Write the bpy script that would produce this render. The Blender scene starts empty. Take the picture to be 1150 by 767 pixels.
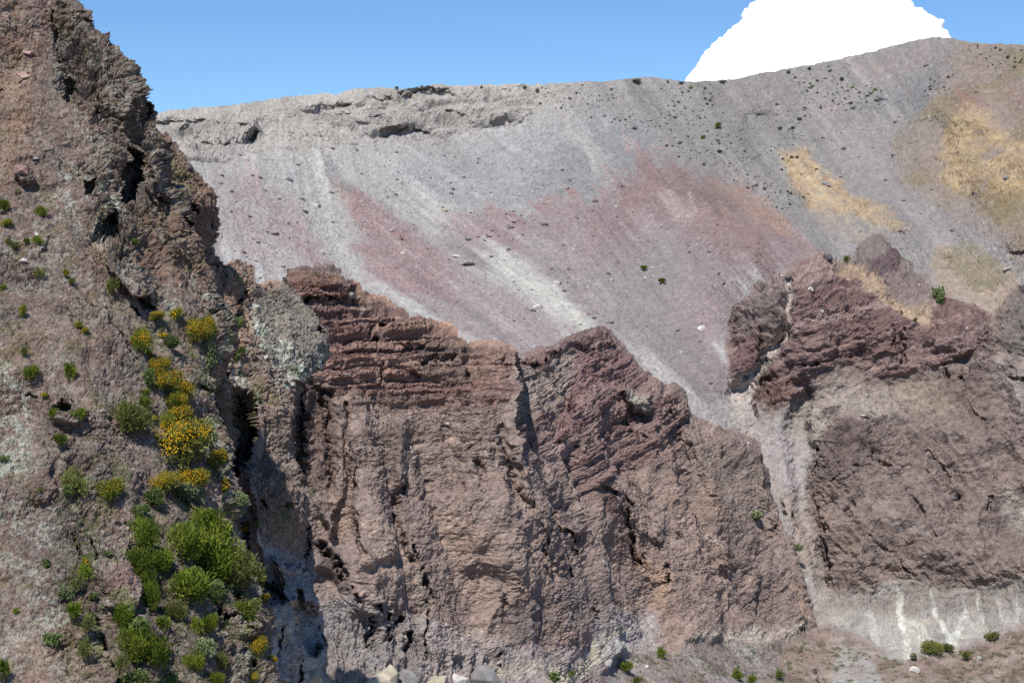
import bpy, bmesh, math, random
import numpy as np
from concurrent.futures import ThreadPoolExecutor
from mathutils import Vector, Matrix

RES = 1.0            # grid density of the terrain sheets
rng = np.random.default_rng(7)
random.seed(7)
F = 1597.0           # focal length in photo pixels (50 mm on 36 mm)
PITCH = math.atan(103.5 / F)
CP, SP = math.cos(PITCH), math.sin(PITCH)
C = bpy.context.scene.collection

# ------------------------------------------------------------------ helpers
def at(px, py, D):
    """world point seen at photo pixel (px,py) at distance D along +Y"""
    cx = (np.asarray(px, float) - 575.0) / F
    cy = -(np.asarray(py, float) - 383.5) / F
    dy = CP + cy * SP
    dz = -SP + cy * CP
    k = np.asarray(D, float) / dy
    return np.stack([cx * k, dy * k, dz * k], -1)

def proj(P):
    x, y, z = P[..., 0], P[..., 1], P[..., 2]
    d = y * CP - z * SP
    u = y * SP + z * CP
    return 575 + F * x / d, 383.5 - F * u / d

def lin(c):
    c = np.asarray(c, float) / 255.0
    return np.where(c <= 0.04045, c / 12.92, ((c + 0.055) / 1.055) ** 2.4)

def sstep(a, b, x):
    t = np.clip((x - a) / (b - a), 0, 1)
    return t * t * (3 - 2 * t)

# ------------------------------------------------------------------ noise
_g = rng.normal(size=(64, 3)); _g /= np.linalg.norm(_g, axis=1)[:, None]
_G = (_g * 1.6).astype(np.float32)
def _hash(i, j, k, seed):
    h = (i * np.uint32(374761393)) ^ (j * np.uint32(668265263)) ^ (k * np.uint32(2147483647 - 98765)) ^ np.uint32((seed * 974634777) & 0xffffffff)
    h = (h ^ (h >> np.uint32(13))) * np.uint32(1274126177)
    return h ^ (h >> np.uint32(16))

def _perlin(x, y, z, seed):
    x0 = np.floor(x); y0 = np.floor(y); z0 = np.floor(z)
    fx = x - x0; fy = y - y0; fz = z - z0
    i = x0.astype(np.int32).astype(np.uint32); j = y0.astype(np.int32).astype(np.uint32); k = z0.astype(np.int32).astype(np.uint32)
    u = fx * fx * fx * (fx * (fx * 6 - 15) + 10)
    v = fy * fy * fy * (fy * (fy * 6 - 15) + 10)
    w = fz * fz * fz * (fz * (fz * 6 - 15) + 10)
    def g(a, b, c):
        h = (_hash(i + np.uint32(a), j + np.uint32(b), k + np.uint32(c), seed) & np.uint32(63)).astype(np.intp)
        q = _G[h]
        return q[:, 0] * (fx - a) + q[:, 1] * (fy - b) + q[:, 2] * (fz - c)
    a0 = g(0,0,0); a0 += u * (g(1,0,0) - a0)
    a1 = g(0,1,0); a1 += u * (g(1,1,0) - a1)
    b0 = g(0,0,1); b0 += u * (g(1,0,1) - b0)
    b1 = g(0,1,1); b1 += u * (g(1,1,1) - b1)
    a0 += v * (a1 - a0); b0 += v * (b1 - b0)
    return a0 + w * (b0 - a0)

POOL = ThreadPoolExecutor(4)
def par(fn, arrs):
    shp = arrs[0].shape
    fl = [np.ascontiguousarray(a, np.float32).ravel() for a in arrs]
    n = fl[0].size
    out = np.empty(n, np.float32)
    step = 60000
    def run(s):
        out[s:s + step] = fn(*[f[s:s + step] for f in fl])
    list(POOL.map(run, range(0, n, step)))
    return out.reshape(shp)

def fbm(P, scale, octv=4, seed=0, gain=0.5, lac=2.03, mode='f', stretch=(1, 1, 1)):
    """P (...,3) metres, scale = wavelength in metres. mode f: fbm, r: ridged (0..1), b: billow"""
    X = P[..., 0] / (scale * stretch[0]); Y = P[..., 1] / (scale * stretch[1]); Z = P[..., 2] / (scale * stretch[2])
    def fn(x, y, z):
        s = np.zeros_like(x); a = 1.0; f = 1.0; tot = 0
        for o in range(octv):
            n = _perlin(x * f + 13.7 * o, y * f - 7.1 * o, z * f + 3.3 * o, seed * 31 + o)
            if mode == 'r':
                n = 1 - np.abs(n) * 1.8; n = n * np.abs(n)
            elif mode == 'b':
                n = np.abs(n) * 2 - .5
            s += a * n; tot += a; a *= gain; f *= lac
        return s / tot if mode == 'r' else s
    return par(fn, [X, Y, Z])

def worley(P, scale, seed=0, stretch=(1, 1, 1)):
    """F1, F2-F1 and a random value per cell"""
    X = (P[..., 0] / (scale * stretch[0])).astype(np.float32).ravel()
    Y = (P[..., 1] / (scale * stretch[1])).astype(np.float32).ravel()
    Z = (P[..., 2] / (scale * stretch[2])).astype(np.float32).ravel()
    n = X.size
    f1o = np.empty(n, np.float32); f2o = np.empty(n, np.float32); ido = np.empty(n, np.float32)
    step = 60000
    def run(s):
        x = X[s:s+step]; y = Y[s:s+step]; z = Z[s:s+step]
        i = np.floor(x); j = np.floor(y); k = np.floor(z)
        f1 = np.full(x.shape, 9., np.float32); f2 = f1.copy(); cid = np.zeros_like(x)
        for a in (-1, 0, 1):
            for b in (-1, 0, 1):
                for c in (-1, 0, 1):
                    ii = i + a; jj = j + b; kk = k + c
                    h = _hash(ii.astype(np.int32).astype(np.uint32), jj.astype(np.int32).astype(np.uint32), kk.astype(np.int32).astype(np.uint32), seed + 77)
                    rx = (h & np.uint32(1023)).astype(np.float32) / 1023
                    ry = ((h >> np.uint32(10)) & np.uint32(1023)).astype(np.float32) / 1023
                    rz = ((h >> np.uint32(20)) & np.uint32(1023)).astype(np.float32) / 1023
                    d = (ii + rx - x) ** 2 + (jj + ry - y) ** 2 + (kk + rz - z) ** 2
                    m = d < f1
                    f2 = np.where(m, f1, np.minimum(f2, d))
                    cid = np.where(m, ((h >> np.uint32(5)) & np.uint32(255)).astype(np.float32) / 255, cid)
                    f1 = np.where(m, d, f1)
        f1o[s:s+step] = np.sqrt(f1); f2o[s:s+step] = np.sqrt(f2) - np.sqrt(f1); ido[s:s+step] = cid
    list(POOL.map(run, range(0, n, step)))
    sh = P.shape[:-1]
    return f1o.reshape(sh), f2o.reshape(sh), ido.reshape(sh)

def planar(u, v, seed, octv=3, gain=.5):
    def fn(x, y):
        s = np.zeros_like(x); a = 1.; f = 1.
        for o in range(octv):
            s += a * _perlin(x * f + 5 * o, y * f, np.full_like(x, .37 + o), seed + 5 * o); a *= gain; f *= 2.1
        return s
    return par(fn, [u, v])

# ------------------------------------------------------------------ plan-drawing helpers
def tps(ctrl):
    c = np.array(ctrl, float); xy = c[:, :2] / 400.; n = len(c)
    r2 = ((xy[:, None] - xy[None]) ** 2).sum(-1)
    K = np.where(r2 > 0, .5 * r2 * np.log(r2 + 1e-12), 0) + np.eye(n) * 2e-3
    Pm = np.hstack([np.ones((n, 1)), xy])
    A = np.zeros((n + 3, n + 3)); A[:n, :n] = K; A[:n, n:] = Pm; A[n:, :n] = Pm.T
    sol = np.linalg.solve(A, np.concatenate([c[:, 2], np.zeros(3)]))
    def f(px, py):
        x = px / 400.; y = py / 400.
        out = sol[n] + sol[n + 1] * x + sol[n + 2] * y
        for i in range(n):
            r = (x - xy[i, 0]) ** 2 + (y - xy[i, 1]) ** 2
            out = out + sol[i] * .5 * r * np.log(r + 1e-12)
        return out
    return f

def curve(pts, n):
    """n points at equal arc length along a polyline"""
    p = np.array(pts, float)
    d = np.concatenate([[0], np.cumsum(np.hypot(*np.diff(p, axis=0).T))])
    s = np.linspace(0, d[-1], n)
    return np.interp(s, d, p[:, 0]), np.interp(s, d, p[:, 1])

def poly(x, y, pts, soft=3.0):
    """soft 0..1 mask of a polygon"""
    p = np.array(pts, float)
    m = soft + 1
    bb = (x > p[:, 0].min() - m) & (x < p[:, 0].max() + m) & (y > p[:, 1].min() - m) & (y < p[:, 1].max() + m)
    out = np.zeros_like(x)
    if not bb.any(): return out
    X = x[bb]; Y = y[bb]
    best = np.full(X.shape, 1e9); ins = np.zeros(X.shape, bool)
    for i in range(len(p)):
        x0, y0 = p[i - 1]; x1, y1 = p[i]
        dx, dy = x1 - x0, y1 - y0
        t = np.clip(((X - x0) * dx + (Y - y0) * dy) / (dx * dx + dy * dy + 1e-9), 0, 1)
        best = np.minimum(best, (X - x0 - t * dx) ** 2 + (Y - y0 - t * dy) ** 2)
        if y0 != y1:
            c = ((y0 > Y) != (y1 > Y)) & (X < (x1 - x0) * (Y - y0) / (y1 - y0) + x0)
            ins ^= c
    sd = np.sqrt(best) * np.where(ins, 1, -1)
    out[bb] = sstep(-soft, soft, sd)
    return out

def stroke(x, y, pts, w, soft=None):
    """soft mask along a polyline; w = full width (or per-point list)"""
    p = np.array(pts, float)
    ws = np.full(len(p), float(w)) if np.isscalar(w) else np.array(w, float)
    m = ws.max()
    bb = (x > p[:, 0].min() - m) & (x < p[:, 0].max() + m) & (y > p[:, 1].min() - m) & (y < p[:, 1].max() + m)
    out = np.zeros_like(x)
    if not bb.any(): return out
    X = x[bb]; Y = y[bb]; o = np.zeros(X.shape)
    for i in range(1, len(p)):
        x0, y0 = p[i - 1]; x1, y1 = p[i]
        dx, dy = x1 - x0, y1 - y0
        t = np.clip(((X - x0) * dx + (Y - y0) * dy) / (dx * dx + dy * dy + 1e-9), 0, 1)
        d = np.hypot(X - x0 - t * dx, Y - y0 - t * dy)
        ww = (ws[i - 1] + t * (ws[i] - ws[i - 1])) / 2
        o = np.maximum(o, 1 - sstep(ww * .35 if soft is None else ww - soft, ww if soft is None else ww + soft, d))
    out[bb] = o
    return out

def normals(P):
    du = np.gradient(P, axis=0); dv = np.gradient(P, axis=1)
    n = np.cross(du, dv); n /= np.linalg.norm(n, axis=-1, keepdims=True) + 1e-9
    flip = np.where((n * -P).sum(-1).mean() < 0, -1, 1)
    return n * flip

def blur(A, k):
    for ax in (0, 1):
        for _ in range(2):
            c = np.cumsum(np.pad(A, [(k + 1, k) if a == ax else (0, 0) for a in range(2)] + [(0, 0)] * (A.ndim - 2), mode='edge'), axis=ax)
            n = c.shape[ax]
            A = (np.take(c, range(2 * k + 1, n), axis=ax) - np.take(c, range(0, n - 2 * k - 1), axis=ax)) / (2 * k + 1)
    return A

def facets(P, scale, seed, stretch=(1, 1, 1), warp=.5, tilt=.9):
    """scooped faces that meet in sharp, crooked ribs; metres, about 0..scale*.9"""
    wp = np.stack([fbm(P, scale * 1.1, 4, seed + 1, gain=.55), fbm(P, scale * 1.1, 4, seed + 2, gain=.55), fbm(P, scale * 1.1, 4, seed + 3, gain=.55)], -1) * (warp * scale * .6)
    Q = P + wp
    X = (Q[..., 0] / (scale * stretch[0])).astype(np.float32).ravel(); Y = (Q[..., 1] / (scale * stretch[1])).astype(np.float32).ravel(); Z = (Q[..., 2] / (scale * stretch[2])).astype(np.float32).ravel()
    out = np.empty(X.size, np.float32); step = 60000
    def run(s):
        x = X[s:s+step]; y = Y[s:s+step]; z = Z[s:s+step]
        i = np.floor(x); j = np.floor(y); k = np.floor(z); best = np.full(x.shape, 9., np.float32)
        for a in (-1, 0, 1):
            for b in (-1, 0, 1):
                for c in (-1, 0, 1):
                    ii = i + a; jj = j + b; kk = k + c
                    h = _hash(ii.astype(np.int32).astype(np.uint32), jj.astype(np.int32).astype(np.uint32), kk.astype(np.int32).astype(np.uint32), seed + 91)
                    rx = (h & np.uint32(1023)).astype(np.float32) / 1023; ry = ((h >> np.uint32(10)) & np.uint32(1023)).astype(np.float32) / 1023; rz = ((h >> np.uint32(20)) & np.uint32(1023)).astype(np.float32) / 1023
                    dx = x - ii - rx; dy = y - jj - ry; dz = z - kk - rz
                    v = np.sqrt(dx * dx + dy * dy + dz * dz) + tilt * ((ry - .5) * dx + (rx - .5) * dz * 1.1)
                    best = np.minimum(best, v)
        out[s:s+step] = best
    list(POOL.map(run, range(0, X.size, step)))
    return (out.reshape(P.shape[:-1]) - .45) * scale

def blocks(P, scale, seed, stretch=(1, 1, 1), edge=.10):
    """angular fractured rock: every cell its own height and its own tilt, joints between"""
    w = .35 * scale
    wp = np.stack([fbm(P, scale * 1.3, 3, seed + 1), fbm(P, scale * 1.3, 3, seed + 2), fbm(P, scale * 1.3, 3, seed + 3)], -1) * w
    f1, f21, cid = worley(P + wp, scale, seed, stretch)
    return (cid - .5) - .7 * (1 - sstep(0, edge, f21)) + .35 * (.5 - f1)

def strata(q, lam, seed, warp):
    """bedding: each bed stands out a random amount, undercut at its foot. q = height in metres"""
    s = q / lam + warp
    b = np.floor(s); f = s - b
    h = _hash(b.astype(np.int32).astype(np.uint32), np.uint32(7) + np.zeros(b.shape, np.uint32), np.zeros(b.shape, np.uint32), seed)
    r = (h & np.uint32(1023)).astype(float) / 1023
    h2 = _hash((b + 1).astype(np.int32).astype(np.uint32), np.uint32(7) + np.zeros(b.shape, np.uint32), np.zeros(b.shape, np.uint32), seed)
    r2 = (h2 & np.uint32(1023)).astype(float) / 1023
    t = sstep(.78, 1., f)
    return r * (1 - t) + r2 * t, f, r

def sheet(name, P, col, mat, label, cat, smooth=True, kind='structure'):
    H, W = P.shape[:2]
    me = bpy.data.meshes.new(name)
    me.vertices.add(H * W)
    me.vertices.foreach_set('co', P.reshape(-1).astype(np.float32))
    idx = np.arange(H * W).reshape(H, W)
    q = np.stack([idx[:-1, :-1], idx[:-1, 1:], idx[1:, 1:], idx[1:, :-1]], -1).reshape(-1, 4)
    a = P.reshape(-1, 3)
    s0 = slice(0, len(q), max(1, len(q) // 2000))
    n = np.cross(a[q[s0, 1]] - a[q[s0, 0]], a[q[s0, 3]] - a[q[s0, 0]])
    if (n * -a[q[s0, 0]]).sum() < 0: q = q[:, ::-1]
    me.loops.add(q.size); me.polygons.add(len(q))
    me.loops.foreach_set('vertex_index', q.reshape(-1).astype(np.int32))
    me.polygons.foreach_set('loop_start', (np.arange(len(q)) * 4).astype(np.int32))
    me.polygons.foreach_set('use_smooth', np.full(len(q), smooth))
    me.update()
    ca = me.attributes.new('Col', 'FLOAT_COLOR', 'POINT')
    ca.data.foreach_set('color', np.concatenate([np.clip(col, 0, 1).reshape(-1, 3), np.ones((H * W, 1))], 1).astype(np.float32).reshape(-1))
    me.materials.append(mat)
    o = bpy.data.objects.new(name, me); C.objects.link(o)
    o['label'] = label; o['category'] = cat; o['kind'] = kind
    return o

def mixc(base, c, m, gain=1.0):
    return base + (lin(c) * gain - base) * m[..., None]

# ------------------------------------------------------------------ materials
def N(nt, t, **kw):
    n = nt.nodes.new(t)
    for k, v in kw.items(): setattr(n, k, v)
    return n

def rock_mat(name, grain=.35, stone=.9, b1=.5, b2=.25, mott=.35):
    """rock and scree: mineral colour from the sheet, mottled by noise; pebbly relief. grain / stone = sizes in metres"""
    m = bpy.data.materials.new(name); m.use_nodes = True
    nt = m.node_tree; nt.nodes.clear(); L = nt.links.new
    out = N(nt, 'ShaderNodeOutputMaterial'); bs = N(nt, 'ShaderNodeBsdfPrincipled')
    bs.inputs['Roughness'].default_value = .95; bs.inputs['Specular IOR Level'].default_value = .12
    L(bs.outputs[0], out.inputs[0])
    tc = N(nt, 'ShaderNodeTexCoord')
    at_ = N(nt, 'ShaderNodeAttribute', attribute_name='Col')
    n1 = N(nt, 'ShaderNodeTexNoise'); n1.inputs['Scale'].default_value = 1 / grain; n1.inputs['Detail'].default_value = 3; n1.inputs['Roughness'].default_value = .75
    n2 = N(nt, 'ShaderNodeTexVoronoi', feature='F1'); n2.inputs['Scale'].default_value = 1 / stone
    n3 = N(nt, 'ShaderNodeTexNoise'); n3.inputs['Scale'].default_value = 1 / (grain * 9); n3.inputs['Detail'].default_value = 5; n3.inputs['Roughness'].default_value = .65
    for n in (n1, n2, n3): L(tc.outputs['Object'], n.inputs['Vector'])
    # value multiplier
    mr = N(nt, 'ShaderNodeMapRange'); mr.inputs['From Min'].default_value = .3; mr.inputs['From Max'].default_value = .7
    mr.inputs['To Min'].default_value = 1 - mott; mr.inputs['To Max'].default_value = 1 + mott
    L(n1.outputs['Fac'], mr.inputs['Value'])
    mr3 = N(nt, 'ShaderNodeMapRange'); mr3.inputs['From Min'].default_value = .3; mr3.inputs['From Max'].default_value = .7
    mr3.inputs['To Min'].default_value = 1 - mott * .45; mr3.inputs['To Max'].default_value = 1 + mott * .45
    L(n3.outputs['Fac'], mr3.inputs['Value'])
    sepc = N(nt, 'ShaderNodeSeparateColor'); L(n2.outputs['Color'], sepc.inputs[0])
    mr2 = N(nt, 'ShaderNodeMapRange'); mr2.inputs['To Min'].default_value = 1 - mott * .5; mr2.inputs['To Max'].default_value = 1 + mott * .5
    L(sepc.outputs[0], mr2.inputs['Value'])
    a = N(nt, 'ShaderNodeMath', operation='MULTIPLY'); L(mr.outputs[0], a.inputs[0]); L(mr2.outputs[0], a.inputs[1])
    b = N(nt, 'ShaderNodeMath', operation='MULTIPLY'); L(a.outputs[0], b.inputs[0]); L(mr3.outputs[0], b.inputs[1])
    vm = N(nt, 'ShaderNodeVectorMath', operation='SCALE'); L(at_.outputs['Color'], vm.inputs[0]); L(b.outputs[0], vm.inputs['Scale'])
    L(vm.outputs[0], bs.inputs['Base Color'])
    bp = N(nt, 'ShaderNodeBump'); bp.inputs['Strength'].default_value = b1; bp.inputs['Distance'].default_value = grain * .8
    L(n1.outputs['Fac'], bp.inputs['Height'])
    bp2 = N(nt, 'ShaderNodeBump', invert=True); bp2.inputs['Strength'].default_value = b2; bp2.inputs['Distance'].default_value = stone * .5
    L(n2.outputs['Distance'], bp2.inputs['Height']); L(bp.outputs[0], bp2.inputs['Normal'])
    L(bp2.outputs[0], bs.inputs['Normal'])
    return m
LAYERS = {}
def finish(name, P, col, mat, label, cat):
    LAYERS[name] = (P,) + proj(P)
    return sheet(name, P, col, mat, label, cat, smooth=False)

def back_rows(P, d, n, step):
    """carry a crest (last row) over and down behind, in world space"""
    d = np.array(d, float); rows = []
    for k in range(1, n + 1):
        rows.append(P[-1] + d * step * k ** 1.3)
    return np.concatenate([P, np.array(rows)], 0)

# ================================================================== crater wall (scree bowl, rim, right crag)
def build_wall():
    M = int(1300 * RES); R = int(660 * RES)
    rim = [(40,160),(100,148),(165,131),(200,124),(240,119),(290,113),(330,109),(375,106),(400,101),(440,98),(500,97),(560,96),(640,93),(690,91),(720,87),(760,90),(800,92),(850,85),(900,75),(960,62),(1020,49),(1055,43),(1072,44),(1100,49),(1150,52),(1220,50),(1280,60)]
    cx, cy = curve(rim, M)
    bot = np.interp(cx, [0, 560, 700, 850, 880, 1300], [470, 500, 560, 680, 830, 830])
    t = np.linspace(0, 1, R)[:, None]
    px = np.repeat(cx[None], R, 0); py = bot[None] + (cy - bot)[None] * t
    D = tps([(40,160,500),(165,131,540),(330,109,575),(470,97,590),(640,93,600),(800,92,610),(960,62,620),(1065,44,610),(1150,52,580),(1280,60,545),
      (60,400,400),(240,230,492),(240,330,442),(350,200,525),(400,300,478),(500,200,541),(500,300,485),(600,370,443),(650,200,548),(650,300,487),(750,200,552),(750,300,490),
      (760,430,424),(700,380,443),(560,480,385),(700,540,385),(850,640,385),
      (880,170,566),(900,250,515),(930,290,478),(1000,150,573),(1060,290,468),(1000,220,520),(1100,150,538),(1150,200,495),(1150,290,442),(1260,200,470),(1260,300,420),
      (825,350,446),(870,312,440),(925,290,452),(985,270,462),(1060,335,438),(1110,350,430),(1150,330,425),(1250,340,410),
      (950,400,427),(860,430,425),(1050,420,422),(1150,420,408),(1250,430,395),
      (950,470,417),(860,500,414),(950,560,404),(1050,560,400),(1150,560,394),(1250,560,380),(880,560,404),(905,620,397),(950,650,392),(1050,650,386),(1150,650,380),(1250,650,368),
      (912,700,386),(1010,715,378),(1080,715,376),(1150,700,374),(900,767,350),(1010,767,345),(1150,767,340),(1010,825,318),(1150,825,312),(1250,767,330),(880,830,325)])(px, py)
    P0 = at(px, py, D)
    wx = px + 4.5 * fbm(P0, 9, 5, 1, gain=.6) + 5 * fbm(P0, 32, 2, 2)
    wy = py + 4.5 * fbm(P0, 9, 5, 3, gain=.6) + 4 * fbm(P0, 32, 2, 4)
    crk = np.clip(.55 + 1.3 * fbm(P0, 6, 4, 5, gain=.65), 0, 1.2)
    S = lambda pts, w, s=None: stroke(wx, wy, pts, w, s)
    G = lambda pts, s=3.: poly(wx, wy, pts, s)
    # ---------------- large relief: pushed out (-) or in (+), metres
    D = D - 7 * S([(700,190),(775,205),(850,245),(935,292)], [30,90,80,40], 30)
    D = D + 7 * S([(860,150),(930,230),(990,275),(1040,310)], [50,45,40,30], 20)
    D = D - 1.6 * G([(878,168),(905,165),(928,192),(962,218),(992,235),(1024,258),(1008,264),(960,244),(915,238),(888,215)], 9)
    D = D - 8 * S([(1075,60),(1060,120),(1070,200),(1150,270)], [30,70,90,60], 30)
    D = D + 5 * S([(1085,230),(1050,150)], 30, 12)
    for sx, sy, ex, ey, dd in ((395,215,470,370,3.),(345,160,400,300,-2),(520,200,640,330,-2.5),(560,260,700,380,2.0)):
        D = D - dd * stroke(wx, wy, [(sx,sy),(ex,ey)], [20,80], 22)
    # rim ledges, undercut
    cav = [([(203,146),(222,140),(245,137),(270,139),(276,145),(250,148),(225,153),(212,158)], 5.0), ([(214,165),(235,158),(262,156),(282,145),(286,150),(268,164),(250,173),(225,172)], 6.5),
           ([(450,103),(480,101),(510,105),(500,110),(465,110)], 5.0), ([(474,126),(500,122),(510,130),(495,138),(476,136)], 6.0), ([(428,148),(440,143),(462,143),(485,147),(478,154),(455,154)], 6.0), ([(390,143),(410,138),(428,134),(424,139),(402,146)], 3.),
           ([(363,122),(385,114),(395,116),(372,124)], 3.5), ([(374,128),(392,122),(396,126),(380,130)], 3.), ([(552,139),(566,135),(577,137),(562,143)], 3.), ([(335,126),(362,121),(365,125),(345,129)], 2.),
           ([(165,142),(185,138),(205,140),(190,145)], 3.), ([(515,108),(545,106),(600,104),(596,107),(548,110)], 1.5), ([(420,110),(440,107),(452,108),(436,113)], 3.5), ([(510,132),(522,128),(520,136)], 3.)]
    cwx = wx + 3.5 * fbm(P0, 5, 3, 8); cwy = wy + 2.2 * fbm(P0, 5, 3, 9)
    for pts, d in cav:
        yy = [p[1] for p in pts]
        D = D + 1.15 * d * poly(cwx, cwy, pts, 3.2) * (1.05 - .75 * np.clip((cwy - min(yy)) / (max(yy) - min(yy) + 1), 0, 1)) - .3 * d * poly(cwx, cwy + 9, pts, 6)
    rimband = G([(150,128),(330,104),(460,95),(620,92),(640,104),(590,140),(520,158),(420,160),(330,172),(220,180),(150,175)], 7)
    E = G([(820,440),(813,380),(820,350),(845,322),(880,305),(905,292),(925,283),(935,292),(958,285),(962,272),(985,268),(1003,280),(1020,300),(1045,312),(1060,335),(1085,345),(1110,352),(1128,330),(1150,322),(1300,310),(1300,670),(1150,655),(1050,665),(1000,650),(930,680),(905,600),(905,540),(915,480),(880,465),(850,465)], 5)
    rock_up = G([(818,432),(813,380),(820,350),(845,322),(880,305),(925,283),(940,300),(975,325),(1017,352),(1040,365),(1060,330),(1108,352),(1116,385),(1060,410),(1000,420),(950,405),(920,425),(880,450),(855,462)], 4)
    # crag blocks
    D = D - .3 * rock_up - 1.2 * blur(rock_up[..., None], 9)[..., 0]
    D = D - 3 * G([(958,290),(962,272),(985,267),(1003,280),(1010,298),(985,306)], 7) - 2 * G([(982,306),(1012,298),(1040,315),(1055,335),(1040,340),(1000,328)], 8)
    D = D - 3 * G([(921,290),(926,282),(935,285),(936,300),(930,302)], 2)
    D = D - 2.5 * G([(1050,345),(1068,325),(1105,352),(1116,385),(1080,400),(1050,385)], 7)
    D = D - 2.5 * G([(1118,360),(1126,335),(1160,315),(1200,320),(1210,400),(1150,400),(1125,385)], 9)
    D = D - 2 * G([(1058,290),(1090,272),(1110,285),(1130,320),(1100,325)], 9)
    D = D - 3 * G([(1130,270),(1150,264),(1170,270),(1165,285),(1132,282)], 3)
    D = D - 3.5 * G([(912,540),(915,500),(940,474),(1003,474),(1040,452),(1100,470),(1118,540),(1108,590),(1150,630),(1050,640),(1000,638),(945,650),(915,600)], 30)
    D = D + 6 * S([(887,318),(884,350),(880,372),(860,400),(845,425),(825,438)], [7,10,9,10,14,20], 5)
    D = D + 5 * S([(905,440),(898,480),(905,540),(915,600),(925,660)], [18,25,22,20,16], 8)
    for pts, w, d in (
        ([(844,442),(856,427),(885,419),(915,408)], 6, 4.5), ([(843,434),(851,462)], 5, 5), ([(854,372),(852,404)], 5, 4), ([(925,300),(934,289)], 5, 3),
        ([(1000,359),(1003,399)], 4, 3), ([(1009,368),(1012,402)], 7, 3), ([(1078,426),(1088,457),(1112,481)], 6, 2.5),
        ([(915,505),(915,538),(934,547),(952,528),(969,524),(978,500)], 4, 3.0), ([(1115,528),(1112,555),(1107,578)], 4, 4), ([(910,549),(924,590),(931,653)], 4, 2.5),
        ([(952,604),(969,601),(984,610),(1004,622),(1020,641)], [3,5,4,5,3], 3), ([(1068,560),(1076,553)], 6, 3), ([(880,562),(883,573)], 6, 4), ([(892,640),(890,610),(895,575)], 5, 3),
        ([(1016,345),(1017,358)], 4, 3), ([(872,455),(864,440)], 6, 2), ([(1060,410),(1068,425)], 5, 2), ([(1137,425),(1148,428)], 6, 3),
        ([(1040,505),(1075,550),(1082,590)], 5, 1.6), ([(985,510),(1020,560),(1050,600)], 6, 1.4), ([(1010,490),(1050,545)], 5, 1.2), ([(950,575),(975,600)], 8, 1.5), ([(920,520),(960,575),(985,600)], 7, 1.3)):
        D = D + .6 * d * S(pts, np.array(w) * 1.25 if not np.isscalar(w) else w * 1.25) * crk
    for ln, w, a in (([(165,141),(190,137),(215,139),(250,134),(282,139)],7,1.),([(196,158),(225,160),(255,153),(290,148),(320,150)],7,1.),([(325,131),(360,122),(390,116),(420,108),(455,103),(520,106),(560,108)],7,1.),([(300,168),(350,158),(400,150),(430,144),(490,146),(540,140),(582,139)],8,1.2),([(360,132),(400,124),(440,118),(470,122),(520,124),(545,130)],6,.9),([(240,126),(300,122),(345,120)],5,.6),([(520,112),(570,106),(610,107)],4,.8),([(230,176),(300,172),(380,160)],5,.5)):
        up = [(x, y - 3) for x, y in ln]; dn = [(x, y + 3) for x, y in ln]
        D = D + a * (.7 * S(dn, w * 1.7) - .8 * S(up, w * 1.9)) * np.clip(.5 + 1.5 * fbm(P0, 18, 3, 7), 0, 1.3)
    ledge = G([(196,136),(250,130),(292,134),(290,152),(250,178),(212,178)], 6) + G([(330,126),(400,108),(450,97),(520,101),(610,101),(596,140),(540,148),(480,160),(405,154),(385,146)], 7)
    # pale lava band at the foot
    band = G([(925,685),(960,672),(985,655),(1015,650),(1040,662),(1070,668),(1100,658),(1150,650),(1300,640),(1300,700),(1150,700),(1110,708),(1085,722),(1040,732),(1010,738),(985,725),(960,708),(930,700)], 3)
    D = D - .5 * band
    P = at(px, py, D)
    P = back_rows(P, (0, 1, -.45), 26, .8)
    ex = P.shape[0] - R
    pad = lambda a: np.concatenate([a, np.repeat(a[-1:], ex, 0)], 0)
    E, rock_up, rimband, band, ledge, wx, wy, px, py = map(pad, (E, rock_up, rimband, band, ledge, wx, wy, px, py))
    S = lambda pts, w, s=None: stroke(wx, wy, pts, w, s)
    G = lambda pts, s=3.: poly(wx, wy, pts, s)
    gully = S([(845,470),(870,520),(895,580),(910,640),(930,690)], [50,46,26,18,26], 10)
    floor = G([(880,712),(930,702),(1010,740),(1085,724),(1150,702),(1300,700),(1300,860),(800,860),(800,712)], 6)
    yel = np.maximum(G([(878,168),(905,165),(928,192),(962,218),(992,235),(1024,258),(1008,264),(960,244),(915,238),(888,215)], 6), G([(1062,150),(1085,125),(1110,128),(1150,165),(1200,180),(1200,235),(1150,225),(1110,218),(1072,214),(1058,185)], 12)) * sstep(-1.0, -.3, fbm(P, 13, 5, 23, gain=.6))
    rridge = G([(1075,40),(1300,30),(1300,330),(1150,310),(1120,275),(1060,235),(1010,200),(1000,170),(1040,120),(1062,80)], 10)
    # ---------------- displacement
    n = normals(blur(P, 14))
    rough = np.clip(E * .75 + rock_up * .5 + rimband * .22 + yel * .15 + rridge * .3 + band * .35 + floor * .45, .0, 1.3)
    q = P[..., 2] - .24 * P[..., 0] * (P[..., 0] > -999) + 1.2 * fbm(P, 14, 3, 11)
    b1, _, r1 = strata(q, 2.4, 5, .5 * fbm(P, 25, 2, 12)); b2, _, r2 = strata(q, .95, 6, .6 * fbm(P, 9, 2, 13))
    bed = rock_up * .9 + .18 * E
    brk = sstep(-.35, .25, fbm(P, 7, 3, 14))
    d = bed * brk * (2.3 * (b1 - .5) + 1.0 * (b2 - .5))
    rd = fbm(P, 16, 6, 15, gain=.55, mode='r')
    d += rough * (.6 * (rd - .35)) + (rough + .2 * floor) * .4 * fbm(P, 3.5, 4, 16, gain=.6)
    pass
    bk1 = blocks(P, 4.0, 301, (1.3, 1, .7)); bk2 = blocks(P, 1.7, 305, (1.3, 1, .7))
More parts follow.
